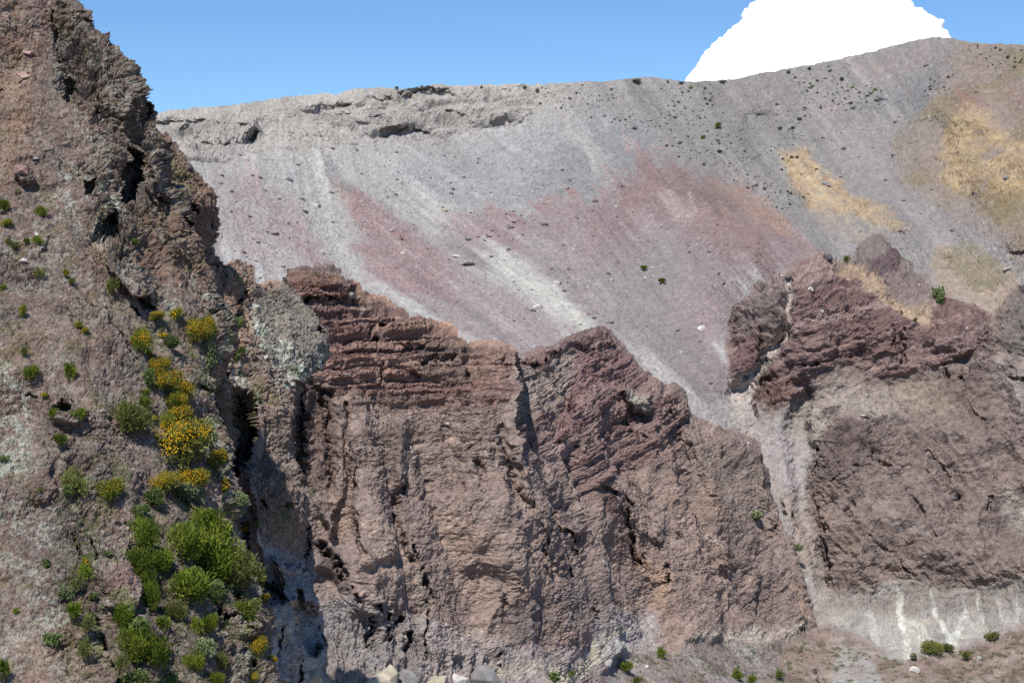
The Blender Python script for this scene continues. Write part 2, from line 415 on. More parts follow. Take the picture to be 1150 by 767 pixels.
    fa1 = facets(P, 11, 601, (1, 1, 1.6)); fa2 = facets(P, 3.6, 611, (1.2, 1, .9)); fr = facets(P, 9, 621, (2.6, 1, .8))
    d += (E * .7 + yel * .2 + .10 * rridge) * fa1 + (E * .42 + yel * .22 + .12 * rridge + .25 * floor) * fa2 + rimband * .22 * fr + ledge * .55 * fr
    ql = P[..., 2] - .06 * P[..., 0] + 3.5 * fbm(P, 40, 4, 24, stretch=(1.6, 1, 1)); b4, _, r4 = strata(ql, 5.2, 9, .3 * fbm(P, 25, 3, 25)); d += ledge * 5.5 * (b4 - .5) * sstep(-.5, .3, fbm(P, 22, 4, 26, gain=.6))
    zone = np.clip(.35 + sstep(-.1, .5, fbm(P, 16, 3, 309)), 0, 1.2)
    d += (rock_up * .35 + .42 * E + .35 * yel + .3 * rridge + .35 * rimband + .3 * floor) * zone * (1.1 * bk1 + .75 * bk2)
    diag = planar((px * .64 + py * .77) / 90, (px * .77 - py * .64) / 7, 40)
    lowE = E * (1 - rock_up)
    d += lowE * .4 * diag * sstep(430, 500, py)
    colm = planar(wx / 26, wy / 60, 44, 5, .6)
    d += band * 1.1 * colm
    # scree: low swells, flow lines, stones
    u_ = wx * .12 + px * .88; v_ = wy * .12 + py * .88; s78 = planar((u_ * .21 + v_ * .98) / 260, (u_ * .98 - v_ * .21) / 17, 50, 5, .72); s50 = planar((u_ * .64 + v_ * .77) / 260, (u_ * .77 - v_ * .64) / 17, 51, 5, .72); s36 = planar((u_ * .81 + v_ * .59) / 300, (u_ * .59 - v_ * .81) / 17, 52, 5, .72)
    w78 = 1 - sstep(330, 460, px + .4 * (py - 200)); w36 = sstep(330, 460, px + .4 * (py - 200)) * (1 - sstep(560, 700, px + .0 * py)); w50 = 1 - w78 - w36
    strk = s78 * w78 + s36 * w36 + s50 * w50
    scree = (1 - E) * (1 - floor) * (1 - band)
    d += scree * (.30 * strk * (1 - rimband) * sstep(-.5, .6, fbm(P, 50, 3, 22)) + 1.0 * fbm(P, 30, 3, 18) + .28 * fbm(P, 2.4, 4, 19, gain=.65) + .35 * fbm(P, 9, 3, 20))
    d += .15 * fbm(P, 1.1, 3, 21, gain=.7)
    P = P + n * d[..., None]
    # ---------------- mineral colour: debris has crept downhill, so its patches end in long fingers
    cre = (1 - E) * (1 - floor) * (1 - band); off = 24 * strk * cre * (1 - .7 * rimband)
    wx0, wy0 = wx, wy
    wx = wx + off * (w78 * .21 + w36 * .81 + w50 * .64); wy = wy + off * (w78 * .98 + w36 * .59 + w50 * .77)
    g = .74
    col = np.zeros(P.shape) + lin((174,167,167)) * g
    nb = fbm(P, 40, 4, 30); ns = fbm(P, 6, 4, 31, gain=.6); nt = fbm(P, 1.6, 4, 32, gain=.7)
    A = lambda pts, c, s=6., a=1., gg=1.: None
    def add(m, c, a=1., br=0.): 
        nonlocal col
        mm = m * a * (.7 if g < .75 else 1)
        if br: mm = mm * (1 - br + br * sstep(-.35, .45, ns + .6 * strk))
        col = mixc(col, c, np.clip(mm, 0, 1), g)
    add(sstep(560, 740, px) * (1 - sstep(150, 260, py - .25 * (px - 700))), (132,125,125), 1.)
    add(sstep(0, 1, (px - 640) / 200) * (1 - E), (150,138,138), .45)
    # dark bluish tongue under the rim
    add(G([(440,200),(500,165),(560,160),(620,150),(700,130),(735,150),(755,168),(720,185),(660,208),(610,225),(540,238),(500,230),(470,225)], 14), (154,152,158), .95, .5)
    add(G([(630,170),(700,155),(765,170),(720,190),(650,215),(590,225)], 8), (132,130,134), .8, .4)
    # left
    add(G([(238,190),(270,190),(330,235),(370,280),(395,318),(330,325),(285,300),(235,270)], 12), (166,146,149), .9, .3)
    add(S([(290,215),(330,260),(360,300)], 26, 12), (170,136,138), .7, .7)
    add(S([(265,225),(300,290)], 16, 8), (168,136,138), .5, .8)
    add(S([(345,170),(358,220),(375,260),(405,325)], [20,38,40,34], 14), (181,175,172), .95, .4)
    add(S([(322,135),(372,185),(455,235),(520,268),(575,308),(625,345),(668,372)], [26,44,50,40,34,34,20], 12), (192,184,178), 1., .35)
    add(S([(560,290),(610,335),(665,370)], [6,12,10], 5), (205,198,188), .8, .6)
    add(S([(300,150),(360,170),(420,205)], [30,50,30], 14), (176,170,166), .6, .3)
    add(G([(356,172),(366,172),(392,205),(404,215),(378,222),(370,205)], 5), (122,118,128), .9, .2)
    add(G([(383,205),(408,212),(450,245),(510,285),(560,320),(605,350),(650,372),(600,395),(540,390),(480,350),(418,322),(404,285),(392,245)], 8), (154,131,135), 1., .2)
    add(G([(384,212),(408,214),(445,248),(500,295),(515,320),(470,330),(430,315),(405,285),(392,245)], 8), (160,120,120), .85, .35)
    add(S([(378,205),(384,222),(400,240)], 10, 5), (165,140,125), .6, .3)
    # centre mauve
    add(G([(480,262),(530,240),(600,232),(660,212),(730,190),(775,180),(830,210),(900,262),(935,290),(870,312),(825,345),(812,400),(830,460),(770,430),(700,385),(650,345),(600,300),(560,275),(520,290)], 10), (140,119,122), 1., .2)
    add(G([(500,262),(545,240),(600,232),(650,215),(700,205),(740,215),(700,245),(620,265),(570,280)], 10), (158,126,128), .8, .5)
    add(S([(556,243),(600,232),(650,214),(672,208)], [6,10,9,5], 4), (172,122,122), .8, .6)
    add(S([(665,205),(712,200),(742,186)], [5,8,4], 4), (170,125,125), .6, .5)
    add(S([(705,180),(725,173),(755,166)], [3,9,4], 3), (186,138,134), .9, .3)
    add(G([(730,190),(790,185),(830,205),(880,248),(932,288),(880,300),(830,310),(790,280),(745,255),(700,300),(640,290),(660,250)], 12), (146,114,114), .9, .3)
    add(S([(790,190),(830,215),(858,240),(890,262)], [8,20,22,10], 7), (176,138,116), .85, .4)
    add(S([(812,238),(838,258),(850,275)], [14,26,14], 8), (160,116,106), .6, .4)
    add(G([(750,218),(775,206),(800,208),(818,222),(806,236),(780,234)], 6), (116,98,86), .85, .35)
    add(G([(620,285),(700,245),(780,235),(790,260),(720,275),(650,305)], 9), (166,148,148), .6, .5)
    add(S([(784,228),(790,245),(780,265)], 3, 1.5), (190,175,168), .7, .3)
    add(G([(690,275),(740,262),(770,300),(740,350),(770,400),(720,400),(670,330)], 16), (147,139,141), .8, .3)
    add(S([(790,400),(800,340),(815,320)], [20,26,20], 9), (160,130,134), .6, .5)
    add(S([(680,380),(740,420),(800,462),(850,490)], [10,16,18,22], 8), (172,160,160), .75, .4)
    add(S([(625,110),(650,150),(668,185),(685,205)], [10,16,14,8], 6), (176,168,162), .75, .5)
    add(S([(655,165),(670,195)], 5, 2), (184,176,168), .8); add(S([(662,160),(686,195)], 4, 2), (180,172,166), .6)
    add(S([(634,115),(640,160)], 8, 4), (182,172,166), .5, .5)
    add(S([(600,95),(640,110),(700,118)], [30,36,20], 14), (176,164,160), .6, .4)
    # upper right
    add(G([(1066,68),(1080,85),(1045,112),(1000,135),(960,150),(935,152),(960,130),(1010,105)], 8), (122,120,124), .9, .2)
    add(G([(780,130),(880,150),(960,165),(930,200),(900,180),(860,190),(800,170)], 16), (134,130,132), .75, .3)
    add(G([(868,175),(885,215),(930,262),(1000,262),(980,285),(930,282),(880,240)], 8), (142,138,136), .8, .2)
    add(G([(960,85),(1000,72),(1040,55),(1065,48),(1062,62),(1020,85),(970,100)], 7), (160,134,132), .8, .4)
    add(S([(925,140),(945,132),(965,127)], [3,5,2], 2), (164,128,126), .8, .3); add(S([(940,150),(985,138)], 8, 5), (158,130,132), .5, .5)
    add(G([(925,165),(960,160),(1000,190),(1050,240),(1090,290),(1060,310),(1040,270),(990,225),(945,190)], 9), (160,146,149), .9, .3)
    add(rridge, (152,134,124), 1., .1)
    add(rridge * sstep(-.1, .5, fbm(P, 18, 4, 33)), (134,120,90), .7)
    add(G([(1060,85),(1100,55),(1130,60),(1110,90),(1080,110)], 9), (150,132,128), .7, .3)
    add(G([(1110,52),(1150,52),(1200,55),(1200,75),(1150,75)], 6), (118,116,78), .7, .6)
    add(G([(1068,120),(1080,100),(1110,108),(1105,132),(1085,138)], 6), (150,110,108), .75, .4)
    add(G([(1120,100),(1200,90),(1200,140),(1150,150)], 10), (148,118,106), .7, .4)
    add(yel, (202,170,130), .9, .4)
    add(yel * sstep(.0, .5, fbm(P, 10, 4, 34)), (200,176,142), .6); add(yel * sstep(.15, .6, fbm(P, 7, 4, 35)), (150,118,92), .75)
    add(S([(1085,180),(1100,185),(1130,235),(1080,215)], 18, 8), (132,116,88), .7, .5)
    add(G([(880,215),(930,262),(990,290),(1000,270),(930,240)], 7), (176,150,130), .7, .4)
    add(G([(1100,215),(1150,222),(1200,225),(1200,265),(1150,268),(1115,250)], 8), (140,122,92), .8, .4)
    add(G([(1085,215),(1120,255),(1150,295),(1130,310),(1090,262),(1060,228)], 6), (152,138,138), .7, .3)
    # rim band, pale sandy ledges
    rb2 = poly(wx, wy, [(150,128),(330,104),(460,95),(620,92),(640,104),(590,134),(520,150),(420,154),(330,166),(220,176),(150,172)], 18); add(np.clip(rb2 * 1.2, 0, 1), (190,176,166), 1., .25)
    add(rimband * sstep(.0, .5, fbm(P, 12, 4, 36, stretch=(3, 3, .5))), (160,148,142), .65)
    add(ledge * sstep(.4, .8, r4), (164,152,148), .7, .3)
    add(G([(150,128),(330,106),(420,99),(420,112),(330,122),(200,136),(150,142)], 5), (186,176,168), .8, .2)
    # streaks on the scree
    sv = scree * (1 - .6 * rridge) * (1 - .5 * rimband)
    col *= (1 + .22 * sv * (.35 + .65 * sstep(-.4, .4, nb)) * np.clip(strk, -1.3, 1.3) + .05 * sv * nb)[..., None]
    lt = sv * sstep(.35, .9, strk) * w36
    col = mixc(col, (186,180,176), lt * .35, g)
    # crag
    wx, wy = wx0, wy0
    g = .93
    add(E, (126,108,102), 1.)
    up = rock_up
    add(G([(905,285),(940,295),(1000,335),(1050,350),(1060,330),(1040,300),(1050,280),(1100,290),(1140,310),(1150,330),(1110,352),(1075,330),(1050,370),(1000,350)], 8), (158,134,116), .9, .2)
    add(G([(1050,290),(1090,270),(1115,285),(1135,318),(1100,330),(1070,310)], 6), (128,116,94), .85, .5)
    add(up, (146,122,117), 1., .1)
    add(up * sstep(.35, .5, r1), (112,86,83), .85, .05); add(up * sstep(.5, .9, r2), (152,124,116), .6, .2); add(up * (r2 < .25), (98,76,74), .6, .2)
    add(G([(820,345),(850,322),(885,306),(888,345),(880,370),(850,372),(825,375)], 4), (122,110,106), .6, .3)
    add(G([(824,375),(852,375),(852,402),(840,425),(824,415)], 3), (112,82,82), .7, .2)
    add(G([(848,440),(890,420),(900,430),(870,460),(856,465)], 4), (118,88,78), .8, .3)
    add(G([(960,290),(962,272),(985,267),(1003,280),(1010,298),(985,306)], 3), (122,108,102), .8, .3); add(G([(982,306),(1012,298),(1040,315),(1055,335),(1040,340),(1000,328)], 3), (130,112,110), .7, .3)
    add(G([(975,290),(1005,285),(1008,303),(985,305)], 2), (96,76,80), .8)
    add(G([(940,305),(980,325),(1015,350),(1045,360),(1050,340),(1020,335),(985,308),(955,292)], 4), (170,142,118), .8, .3)
    add(G([(1128,335),(1150,320),(1210,320),(1210,400),(1130,395)], 5), (112,102,98), .9, .3)
    add(S([(887,318),(884,350),(880,372),(860,400),(845,425),(825,438),(845,470)], [8,11,10,11,15,24,32], 4), (182,166,160), 1.)
    add(G([(905,445),(940,430),(1000,430),(1040,440),(1010,470),(940,472),(915,500),(890,520),(870,480)], 9), (160,145,136), .75, .4)
    add(G([(880,460),(905,440),(912,470),(895,480)], 5), (124,118,112), .7, .4)
    add(G([(1010,420),(1060,425),(1075,460),(1050,470),(1000,450)], 6), (150,130,114), .6, .4)
    add(G([(1050,420),(1100,410),(1120,470),(1110,490),(1075,460)], 7), (112,94,86), .7, .3)
    add(G([(1120,395),(1200,400),(1200,500),(1150,480),(1125,440)], 7), (148,134,128), .7, .5)
    add(lowE * sstep(480, 540, py) * sstep(-.1, .7, diag), (140,118,106), .6); add(lowE * sstep(480, 540, py) * sstep(-.1, .8, -diag), (108,92,88), .6)
    add(G([(915,500),(936,478),(975,478),(978,505),(950,535),(925,545),(915,530)], 4), (102,86,82), .75, .2)
    add(S([(975,560),(1000,590),(1040,600)], [6,10,4], 5), (160,150,144), .4, .6)
    add(G([(1118,545),(1150,560),(1200,570),(1200,610),(1150,600),(1125,575)], 6), (170,160,150), .6, .6)
    # gully dust
    add(gully, (160,144,138), .95, .1); add(G([(850,470),(880,480),(905,500),(905,545),(890,555),(860,530)], 5), (162,148,150), .8, .2)
    add(S([(888,560),(900,600),(905,640)], [10,18,10], 6), (160,132,116), .6, .4)
    # pale band
    add(G([(900,700),(930,675),(985,652),(1015,648),(1070,664),(1150,646),(1300,635),(1300,668),(1150,668),(1070,680),(1000,672),(940,692)], 6), (138,126,120), .9, .1)
    add(band, (158,148,140), .9, .45)
    add(band * sstep(680, 712, wy), (176,168,156), .6, .5); add(band * sstep(.1, .7, colm), (120,112,110), .5)
    add(S([(930,697),(960,692),(1010,700),(1050,698),(1090,690),(1130,680)], [2,4,2,4,2,2], 2), (180,156,124), .4, .7)
    add(band * sstep(704, 676, wy), (132,118,110), .85, .2)
    for pts, w, c in (([(1004,656),(1010,690),(1015,735)], [3,6,9], (216,208,198)), ([(1044,660),(1048,690),(1060,712),(1068,728)], [3,5,8,9], (218,212,202)), ([(985,660),(1003,658)], 3, (200,192,186)), ([(975,690),(985,720)], 8, (204,196,182)), ([(1082,672),(1088,690),(1070,722)], [2,4,7], (200,194,186)), ([(1100,668),(1102,700)], 3, (196,190,182)), ([(1122,670),(1126,698)], 4, (190,184,178)), ([(1142,672),(1143,697)], 6, (192,186,180)), ([(1020,700),(1040,725)], 12, (190,184,170))):
        add(S(pts, w, 2), c, .7, .6)
    # floor
    g = .7501
    add(floor, (148,128,120), 1.); add(floor * sstep(0, .6, fbm(P, 9, 4, 37)), (176,160,152), .6); add(floor * sstep(.1, .6, fbm(P, 7, 4, 38)), (110,96,84), .7)
    add(G([(940,725),(975,732),(990,767),(960,800),(935,767)], 6), (172,168,166), .8, .4)
    add(floor * sstep(.25, .6, fbm(P, 5, 4, 39)) * sstep(1040, 1070, px), (102,88,74), .7)
    # stones
    col *= (1 + .16 * nt * (1 + .5 * E))[..., None]
    spk = sstep(.55, .75, fbm(P, 1.1, 2, 41)) * sstep(-.3, .5, ns + .7 * strk); col = mixc(col, (96,88,88), spk * scree * .5, g)
    spk = sstep(.55, .75, fbm(P, 1.3, 2, 42)) * sstep(-.3, .5, -ns + .7 * strk); col = mixc(col, (214,206,198), spk * scree * .45, g)
    spk = sstep(.5, .8, fbm(P, 2.2, 3, 43)); col = mixc(col, (84,72,70), spk * E * .4, g)
    lum = col.mean(-1, keepdims=True); cs = (.18 * (1 - E) * (1 - floor) * (1 - yel) * (1 - rridge) + .1 * E)[..., None]; col = col * (1 - cs) + lum * cs
    tin = ((1 - E) * (1 - floor) * (1 - band))[..., None]; col = col * (1 - tin + tin * np.array((.92, .945, .895))) * (1 - (1 - tin) * np.array((.05, .01, .04)))
    finish('crater_slope', P, col, rock_mat('scree_rock', .45, .9, .6, .3, .17), 'grey and mauve scree bowl of the crater with a pale rim and a banded crag at its foot', 'crater slope')
build_wall()

# ================================================================== banded ridges in the middle
def build_ridge():
    M = int(760 * RES); R = int(560 * RES)
    crest = [(240,345),(300,326),(315,320),(318,312),(325,303),(345,297),(356,293),(374,296),(382,303),(384,308),(400,317),(425,331),(450,345),(478,358),(500,366),(520,376),(545,381),(570,386),(574,389),
             (582,404),(600,391),(615,388),(637,376),(660,371),(676,368),(688,373),(700,388),(710,402),(725,415),(735,427),(748,437),(752,436),(756,430),(762,431),(771,442),(776,462),(790,470),(812,482),(840,495),(850,500),(856,520),(860,545),(868,575),(880,610),(890,645),(900,680),(908,706),(914,730),(922,770),(930,815)]
    cx, cy = curve(crest, M)
    xs = np.array([cx[0] + 0]); 
    t = np.linspace(0, 1, R)[:, None]
    bot = np.full(M, 830.)
    px = np.repeat(cx[None], R, 0); py = bot[None] + (cy - bot)[None] * t
    Dc = tps([(580,404,352),(600,391,358),(637,376,370),(676,368,382),(700,388,386),(735,427,388),(771,442,394),(850,500,402),(870,580,398),(890,645,391),(908,706,384),(960,735,360),(1040,800,325),
      (590,450,335),(590,520,310),(640,450,352),(640,550,330),(640,650,316),(700,480,368),(700,560,352),(760,560,372),(820,600,380),(760,650,357),(850,650,376),(600,600,306),(560,600,296),
      (600,700,302),(600,740,298),(640,720,305),(680,690,330),(700,710,335),(760,700,348),(820,700,362),(700,745,322),(760,767,322),(850,767,342),(905,767,351),(920,740,366),(930,815,321),(560,767,286),(560,830,262),(700,830,290),(850,830,310),(950,830,315),
      (480,700,288),(400,700,285),(300,700,280)])(px, py)
    Db = tps([(240,345,300),(316,318,302),(350,295,310),(382,303,313),(440,340,316),(515,375,318),(575,389,319),(575,450,306),(575,520,299),(500,450,304),(400,400,300),(330,400,293),(420,520,290),(330,520,282),(500,600,288),(420,640,276),(330,700,268),(460,740,272),(400,800,256),(560,600,294),(560,740,284),(600,740,290),(560,830,262),(640,830,280),(250,600,275),(250,800,255)])(px, py)
    edge = np.interp(py, [380, 395, 430, 480, 520, 600, 700, 830], [578, 579, 582, 585, 590, 610, 640, 660])
    wd = np.interp(py, [390, 500, 560, 620, 830], [1.5, 3, 16, 45, 60])
    P00 = at(px, py, 320 + 0 * px)
    sd = sstep(-1, 1, (edge + 2.5 * fbm(P00, 6, 3, 60) - px) / wd)
    D = Dc + (Db - Dc) * sd
    P0 = at(px, py, D)
    wx = px + 4.5 * fbm(P0, 6, 5, 61, gain=.62) + 4 * fbm(P0, 22, 2, 62)
    wy = py + 4.5 * fbm(P0, 6, 5, 63, gain=.62) + 4 * fbm(P0, 22, 2, 64)
    crk = np.clip(.55 + 1.3 * fbm(P0, 4, 4, 59, gain=.65), 0, 1.2)
    S = lambda pts, w, s=None: stroke(wx, wy, pts, w, s)
    G = lambda pts, s=3.: poly(wx, wy, pts, s)
    for pts, w, d in (([(400,450),(412,560),(440,660)], [20,34,44], 2.6), ([(450,470),(470,600),(500,720)], [16,40,50], 3.2), ([(530,430),(545,560),(560,690)], [26,46,60], 2.8), ([(582,395),(596,500),(625,600),(640,690)], [14,30,44,50], 3.4),
                      ([(645,470),(668,560),(690,690)], [26,40,50], 3.2), ([(735,440),(745,540),(770,690)], [24,44,60], 4.0), ([(800,490),(825,590),(850,700)], [26,50,60], 3.4)):
        D = D - .7 * d * S(pts, np.array(w) * 1.6)
    for pts, w, d in (([(425,440),(440,560),(465,680)], [8,16,20], 2.6), ([(500,480),(515,580),(530,700)], [8,18,24], 2.2), ([(565,480),(590,600),(605,690)], [8,16,20], 2.6), ([(700,480),(720,580),(735,690)], [10,20,24], 2.8), ([(775,500),(798,600),(812,690)], [8,18,24], 2.6)):
        D = D + .5 * d * S(pts, np.array(w) * 1.8)
    out = [  # blocks standing out
        ([(316,322),(326,303),(356,293),(378,298),(395,318),(396,334),(352,336),(330,342)], 2.5, 2.5), ([(330,345),(396,338),(412,362),(418,425),(405,440),(380,430),(340,410)], .8, 6),
        ([(418,372),(443,360),(480,370),(520,388),(526,402),(520,425),(470,424),(430,425),(422,400)], 1.5, 5),
        ([(574,389),(570,400),(576,450),(582,520),(560,520),(545,440),(548,384)], 1.5, 5),
        ([(392,480),(440,470),(456,480),(457,540),(440,560),(444,620),(405,640),(398,560)], 3.0, 6), ([(360,440),(384,455),(388,540),(372,600),(352,560)], 3, 4),
        ([(340,640),(400,600),(420,640),(420,690),(398,680),(370,640)], 2.5, 5), ([(500,560),(560,540),(590,580),(580,640),(520,640)], 2.5, 12),
        ([(600,392),(676,370),(690,385),(660,390),(632,392),(605,412),(580,410)], 2.0, 2.5), ([(638,458),(690,430),(720,430),(735,450),(700,470),(660,500),(645,490)], 3, 6), ([(697,436),(712,432),(730,445),(732,458),(716,462),(704,450)], 3.5, 2.5),
        ([(752,438),(758,430),(771,443),(776,464),(760,475),(748,455)], 3, 3), ([(650,500),(735,470),(760,520),(765,600),(720,600),(700,560),(655,540)], 3, 8), ([(770,480),(850,505),(862,560),(850,640),(800,640),(775,560)], 4, 12),
        ([(630,580),(645,568),(652,590),(645,602),(632,598)], 3, 3), ([(720,645),(728,632),(742,636),(742,652),(730,658)], 2, 2.5), ([(600,490),(640,478),(655,495),(620,515)], 2.0, 4)]
    for pts, d, s in out: D = D - d * G(pts, s)
    for pts, w, d in (
        ([(330,344),(352,337),(396,338)], 5, 3.2), ([(398,340),(420,330)], 4, 1.5), ([(416,369),(430,363),(443,362)], 7, 3), ([(423,380),(427,400),(430,424)], 6, 3), ([(430,412),(450,418),(472,424)], 5, 2.5), ([(478,404),(500,396),(526,400),(524,424)], 5, 2.4),
        ([(440,385),(470,392),(500,384)], 4, 1.6), ([(386,452),(387,484)], 4, 1.6), ([(396,497),(399,545)], 4, 2), ([(457,539),(447,584),(463,628)], [6,14,6], 2.5), ([(470,612),(478,645),(488,672)], [5,9,6], 3.5),
        ([(360,612),(380,636),(402,671)], [14,16,8], 4.5), ([(399,588),(407,633)], 4, 2.5), ([(418,674),(412,722)], [8,13], 4.5), ([(431,688),(428,722)], [6,10], 4), ([(449,692),(444,715)], [7,10], 4), ([(461,712),(455,734)], 8, 4),
        ([(560,662),(570,710)], 6, 2), ([(476,672),(476,770)], 3, 2.5), ([(557,738),(558,765)], 6, 4), ([(398,520),(400,548)], 4, 1.5), ([(345,690),(352,740)], 6, 4),
        ([(360,430),(364,500),(372,540)], [8,12,8], 3),
        ([(574,408),(602,411),(631,389),(674,378)], 4, 2.5), ([(638,448),(644,461)], 6, 3.5), ([(599,490),(615,508)], 5, 3), ([(615,510),(634,492)], 5, 2.5), ([(651,493),(653,528)], 3, 3),
        ([(712,462),(728,462)], 6, 3), ([(706,470),(712,490),(724,492)], 5, 2.5), ([(760,474),(768,500),(771,521),(762,553)], [5,6,6,4], 3), ([(742,470),(752,462)], 4, 2),
        ([(675,552),(690,558),(707,567)], [7,10,6], 4), ([(678,560),(695,572),(706,584),(712,604),(716,632)], [5,9,9,8,5], 4.5), ([(723,613),(725,631)], 5, 4.5), ([(741,635),(742,653)], 5, 3.5),
        ([(634,565),(629,597)], 6, 3.5), ([(640,600),(644,612),(650,626)], [8,6,3], 4.5), ([(641,630),(641,645)], 5, 4.5), ([(664,686),(663,704)], 6, 4.5), ([(611,575),(610,600)], 5, 2.5),
        ([(600,420),(645,440),(640,470),(600,470)], 6, 1), ([(863,590),(861,611)], 6, 4), ([(600,620),(625,640),(640,660)], 8, 2), ([(530,500),(545,540),(530,580)], 8, 1.6), ([(500,520),(480,560)], 6, 1.5), ([(690,600),(720,640)], 6, 1.5), ([(800,560),(820,620),(830,660)], 8, 1.5), ([(560,500),(590,560),(615,640)], 7, 1.8)):
        D = D + .8 * d * S(pts, np.array(w) * 1.25 if not np.isscalar(w) else w * 1.25) * crk
    D = D + 3.5 * G([(345,425),(372,440),(378,500),(376,548),(345,550)], 4)
    P = at(px, py, D)
    P = back_rows(P, (0, 1, -.95), 34, .5)
    ex = P.shape[0] - R
    pad = lambda a: np.concatenate([a, np.repeat(a[-1:], ex, 0)], 0)
    wx, wy, px, py = map(pad, (wx, wy, px, py))
    n = normals(blur(P, 14))
    band = G([(250,290),(400,290),(530,370),(572,386),(576,440),(500,455),(400,440),(330,420),(250,420)], 18)
    tilt = G([(576,395),(676,362),(745,435),(780,480),(740,520),(660,560),(640,500),(590,500)], 10)
    cfoot = G([(400,700),(470,640),(560,700),(600,735),(660,735),(700,690),(780,712),(860,702),(920,700),(1100,700),(1100,860),(240,860),(240,640),(340,640)], 6)
    floor = G([(668,767),(690,740),(740,728),(800,722),(860,718),(905,712),(1100,720),(1100,860),(640,860)], 5)
    icic = G([(395,670),(410,660),(465,690),(475,730),(560,735),(565,800),(330,800),(330,690),(370,700)], 6)
    face = 1 - floor
    q1 = P[..., 2] + .02 * P[..., 0] + .5 * fbm(P, 12, 3, 65)
    q2 = P[..., 2] - .38 * P[..., 0] + .7 * fbm(P, 12, 3, 65)
    qq = np.where(px < 580, q1, q2)
    b1, _, r1 = strata(qq, 1.7, 15, .4 * fbm(P, 20, 2, 66)); b2, _, r2 = strata(qq, .75, 16, .6 * fbm(P, 7, 2, 67))
    bed = band * 1.0 + tilt * .7 + .2 * face + .3 * (px < 590) * sstep(560, 500, py)
    brk = sstep(-.6, .1, fbm(P, 5, 3, 68))
    d = bed * brk * (1.5 * (b1 - .5) + 1.0 * (b2 - .5))
    rd = fbm(P, 13, 6, 69, gain=.55, mode='r')
    lowf = sstep(430, 520, py)
    crg = np.clip(.25 + .75 * sstep(-.15, .5, fbm(P, 17, 3, 75)) + .3 * icic, 0, 1); d += (.15 + .35 * crg) * (rd - .35) * face * (1 - .4 * band) + (.12 + .18 * crg) * fbm(P, 2.6, 5, 70, gain=.7)
    # upright flutes
    fl = fbm(P, 7, 4, 71, mode='r', stretch=(1, 1, 4.5)); d += face * lowf * (1 - sstep(560, 640, px) * .6) * .5 * (fl - .4)
    fa0 = facets(P, 19, 631, (1, 1, 2.6)); fa1 = facets(P, 7.5, 641, (1, 1, 1.7)); fa2 = facets(P, 2.8, 651, (1.2, 1, .9))
    d += face * ((.42 * sstep(400, 470, py) + .05) * fa0 + .24 * fa1 * (1 - .5 * band) + (.10 + .12 * sstep(-.2, .5, fbm(P, 18, 4, 76, gain=.6))) * fa2)
    bk1 = blocks(P, 3.2, 321, (1.5, 1.2, .7)); bk2 = blocks(P, 1.3, 325, (1.4, 1.1, .8)); bk3 = blocks(P, .6, 329)
    cragm = np.clip(band * .6 + tilt * .9 + .3 * sstep(.2, .6, fbm(P, 15, 3, 73)) + icic * .6, 0, 1)
    slab = planar(px / 16, py / 70, 46, 4, .6); d += icic * (1.6 * slab - .5 * np.abs(planar(px / 9, py / 60, 47, 2)))
    zr = sstep(-.35, .5, fbm(P, 18, 4, 76, gain=.6)); d += (.05 + .6 * cragm + .3 * zr) * (.6 * bk1 + .55 * bk2) + .24 * bk3 * (.12 + 1. * zr)
    d += .22 * fbm(P, .9, 3, 74, gain=.7)
    P = P + n * (d * (1 - .35 * floor))[..., None]
    # ---------------- colour
    g = 1.1
    nb = fbm(P, 30, 4, 80); ns = fbm(P, 5, 4, 81, gain=.6); nt = fbm(P, 1.2, 4, 82, gain=.7)
    col = np.zeros(P.shape) + lin((128,110,103)) * g
    def add(m, c, a=1., br=0.):
        nonlocal col
        mm = m * a
        if br: mm = mm * (1 - br + br * sstep(-.35, .45, ns))
        col = mixc(col, c, np.clip(mm, 0, 1), g)
    add(sstep(-.1, .6, nb), (138,118,110), .7); add(sstep(-.1, .6, -nb), (116,100,96), .7)
    add(sstep(.2, .7, fbm(P, 14, 4, 83)), (146,122,106), .5)
    add(band, (110,86,80), .95)
    add(band * sstep(.45, .8, r1), (88,66,62), .85, .1); add(band * sstep(.55, .8, r2), (142,112,98), .8, .15); add(band * (r2 < .25), (70,50,50), .65, .1)
    add(G([(326,310),(375,305),(385,320),(330,335)], 4), (146,106,82), .55, .6)
    add(G([(330,300),(356,292),(380,298),(384,310),(350,308)], 3), (96,86,84), .8, .2)
    add(G([(330,345),(400,340),(416,372),(418,430),(350,410)], 6), (112,82,78), .5, .3)
    add(G([(470,385),(530,385),(528,420),(480,425)], 5), (84,76,72), .6, .3)
    add(S([(384,303),(420,326),(460,347),(500,368),(530,380),(572,388)], [8,12,10,9,8,6], 4), (170,132,108), .9, .25)
    add(S([(530,383),(575,392)], 8, 4), (150,126,116), .6, .3)
    add(S([(400,438),(500,440),(576,446)], 14, 6), (118,88,82), .6, .4); add(S([(540,400),(576,404)], 30, 10), (128,100,90), .6, .3)
    add(G([(400,470),(580,455),(585,520),(480,540),(400,530)], 14), (120,106,98), .6, .3)
    add(S([(404,330),(414,380),(424,430)], [4,8,5], 3), (146,124,112), .6, .3)
    b3, _, r3 = strata(qq, .8, 17, .5 * fbm(P, 9, 3, 88)); add(face * (1 - band) * (1 - tilt) * (r3 > .6) * sstep(540, 470, py), (98,78,72), .6, .4); add(face * (r3 < .3) * sstep(560, 480, py), (150,130,120), .3, .4); add(face * sstep(.5, .9, r1) * (1 - band), (112,92,86), .35, .3)
    add(tilt, (120,98,94), .9); add(tilt * sstep(.4, .8, r1), (98,74,74), .75, .2); add(tilt * (r2 > .7), (134,110,102), .5, .2)
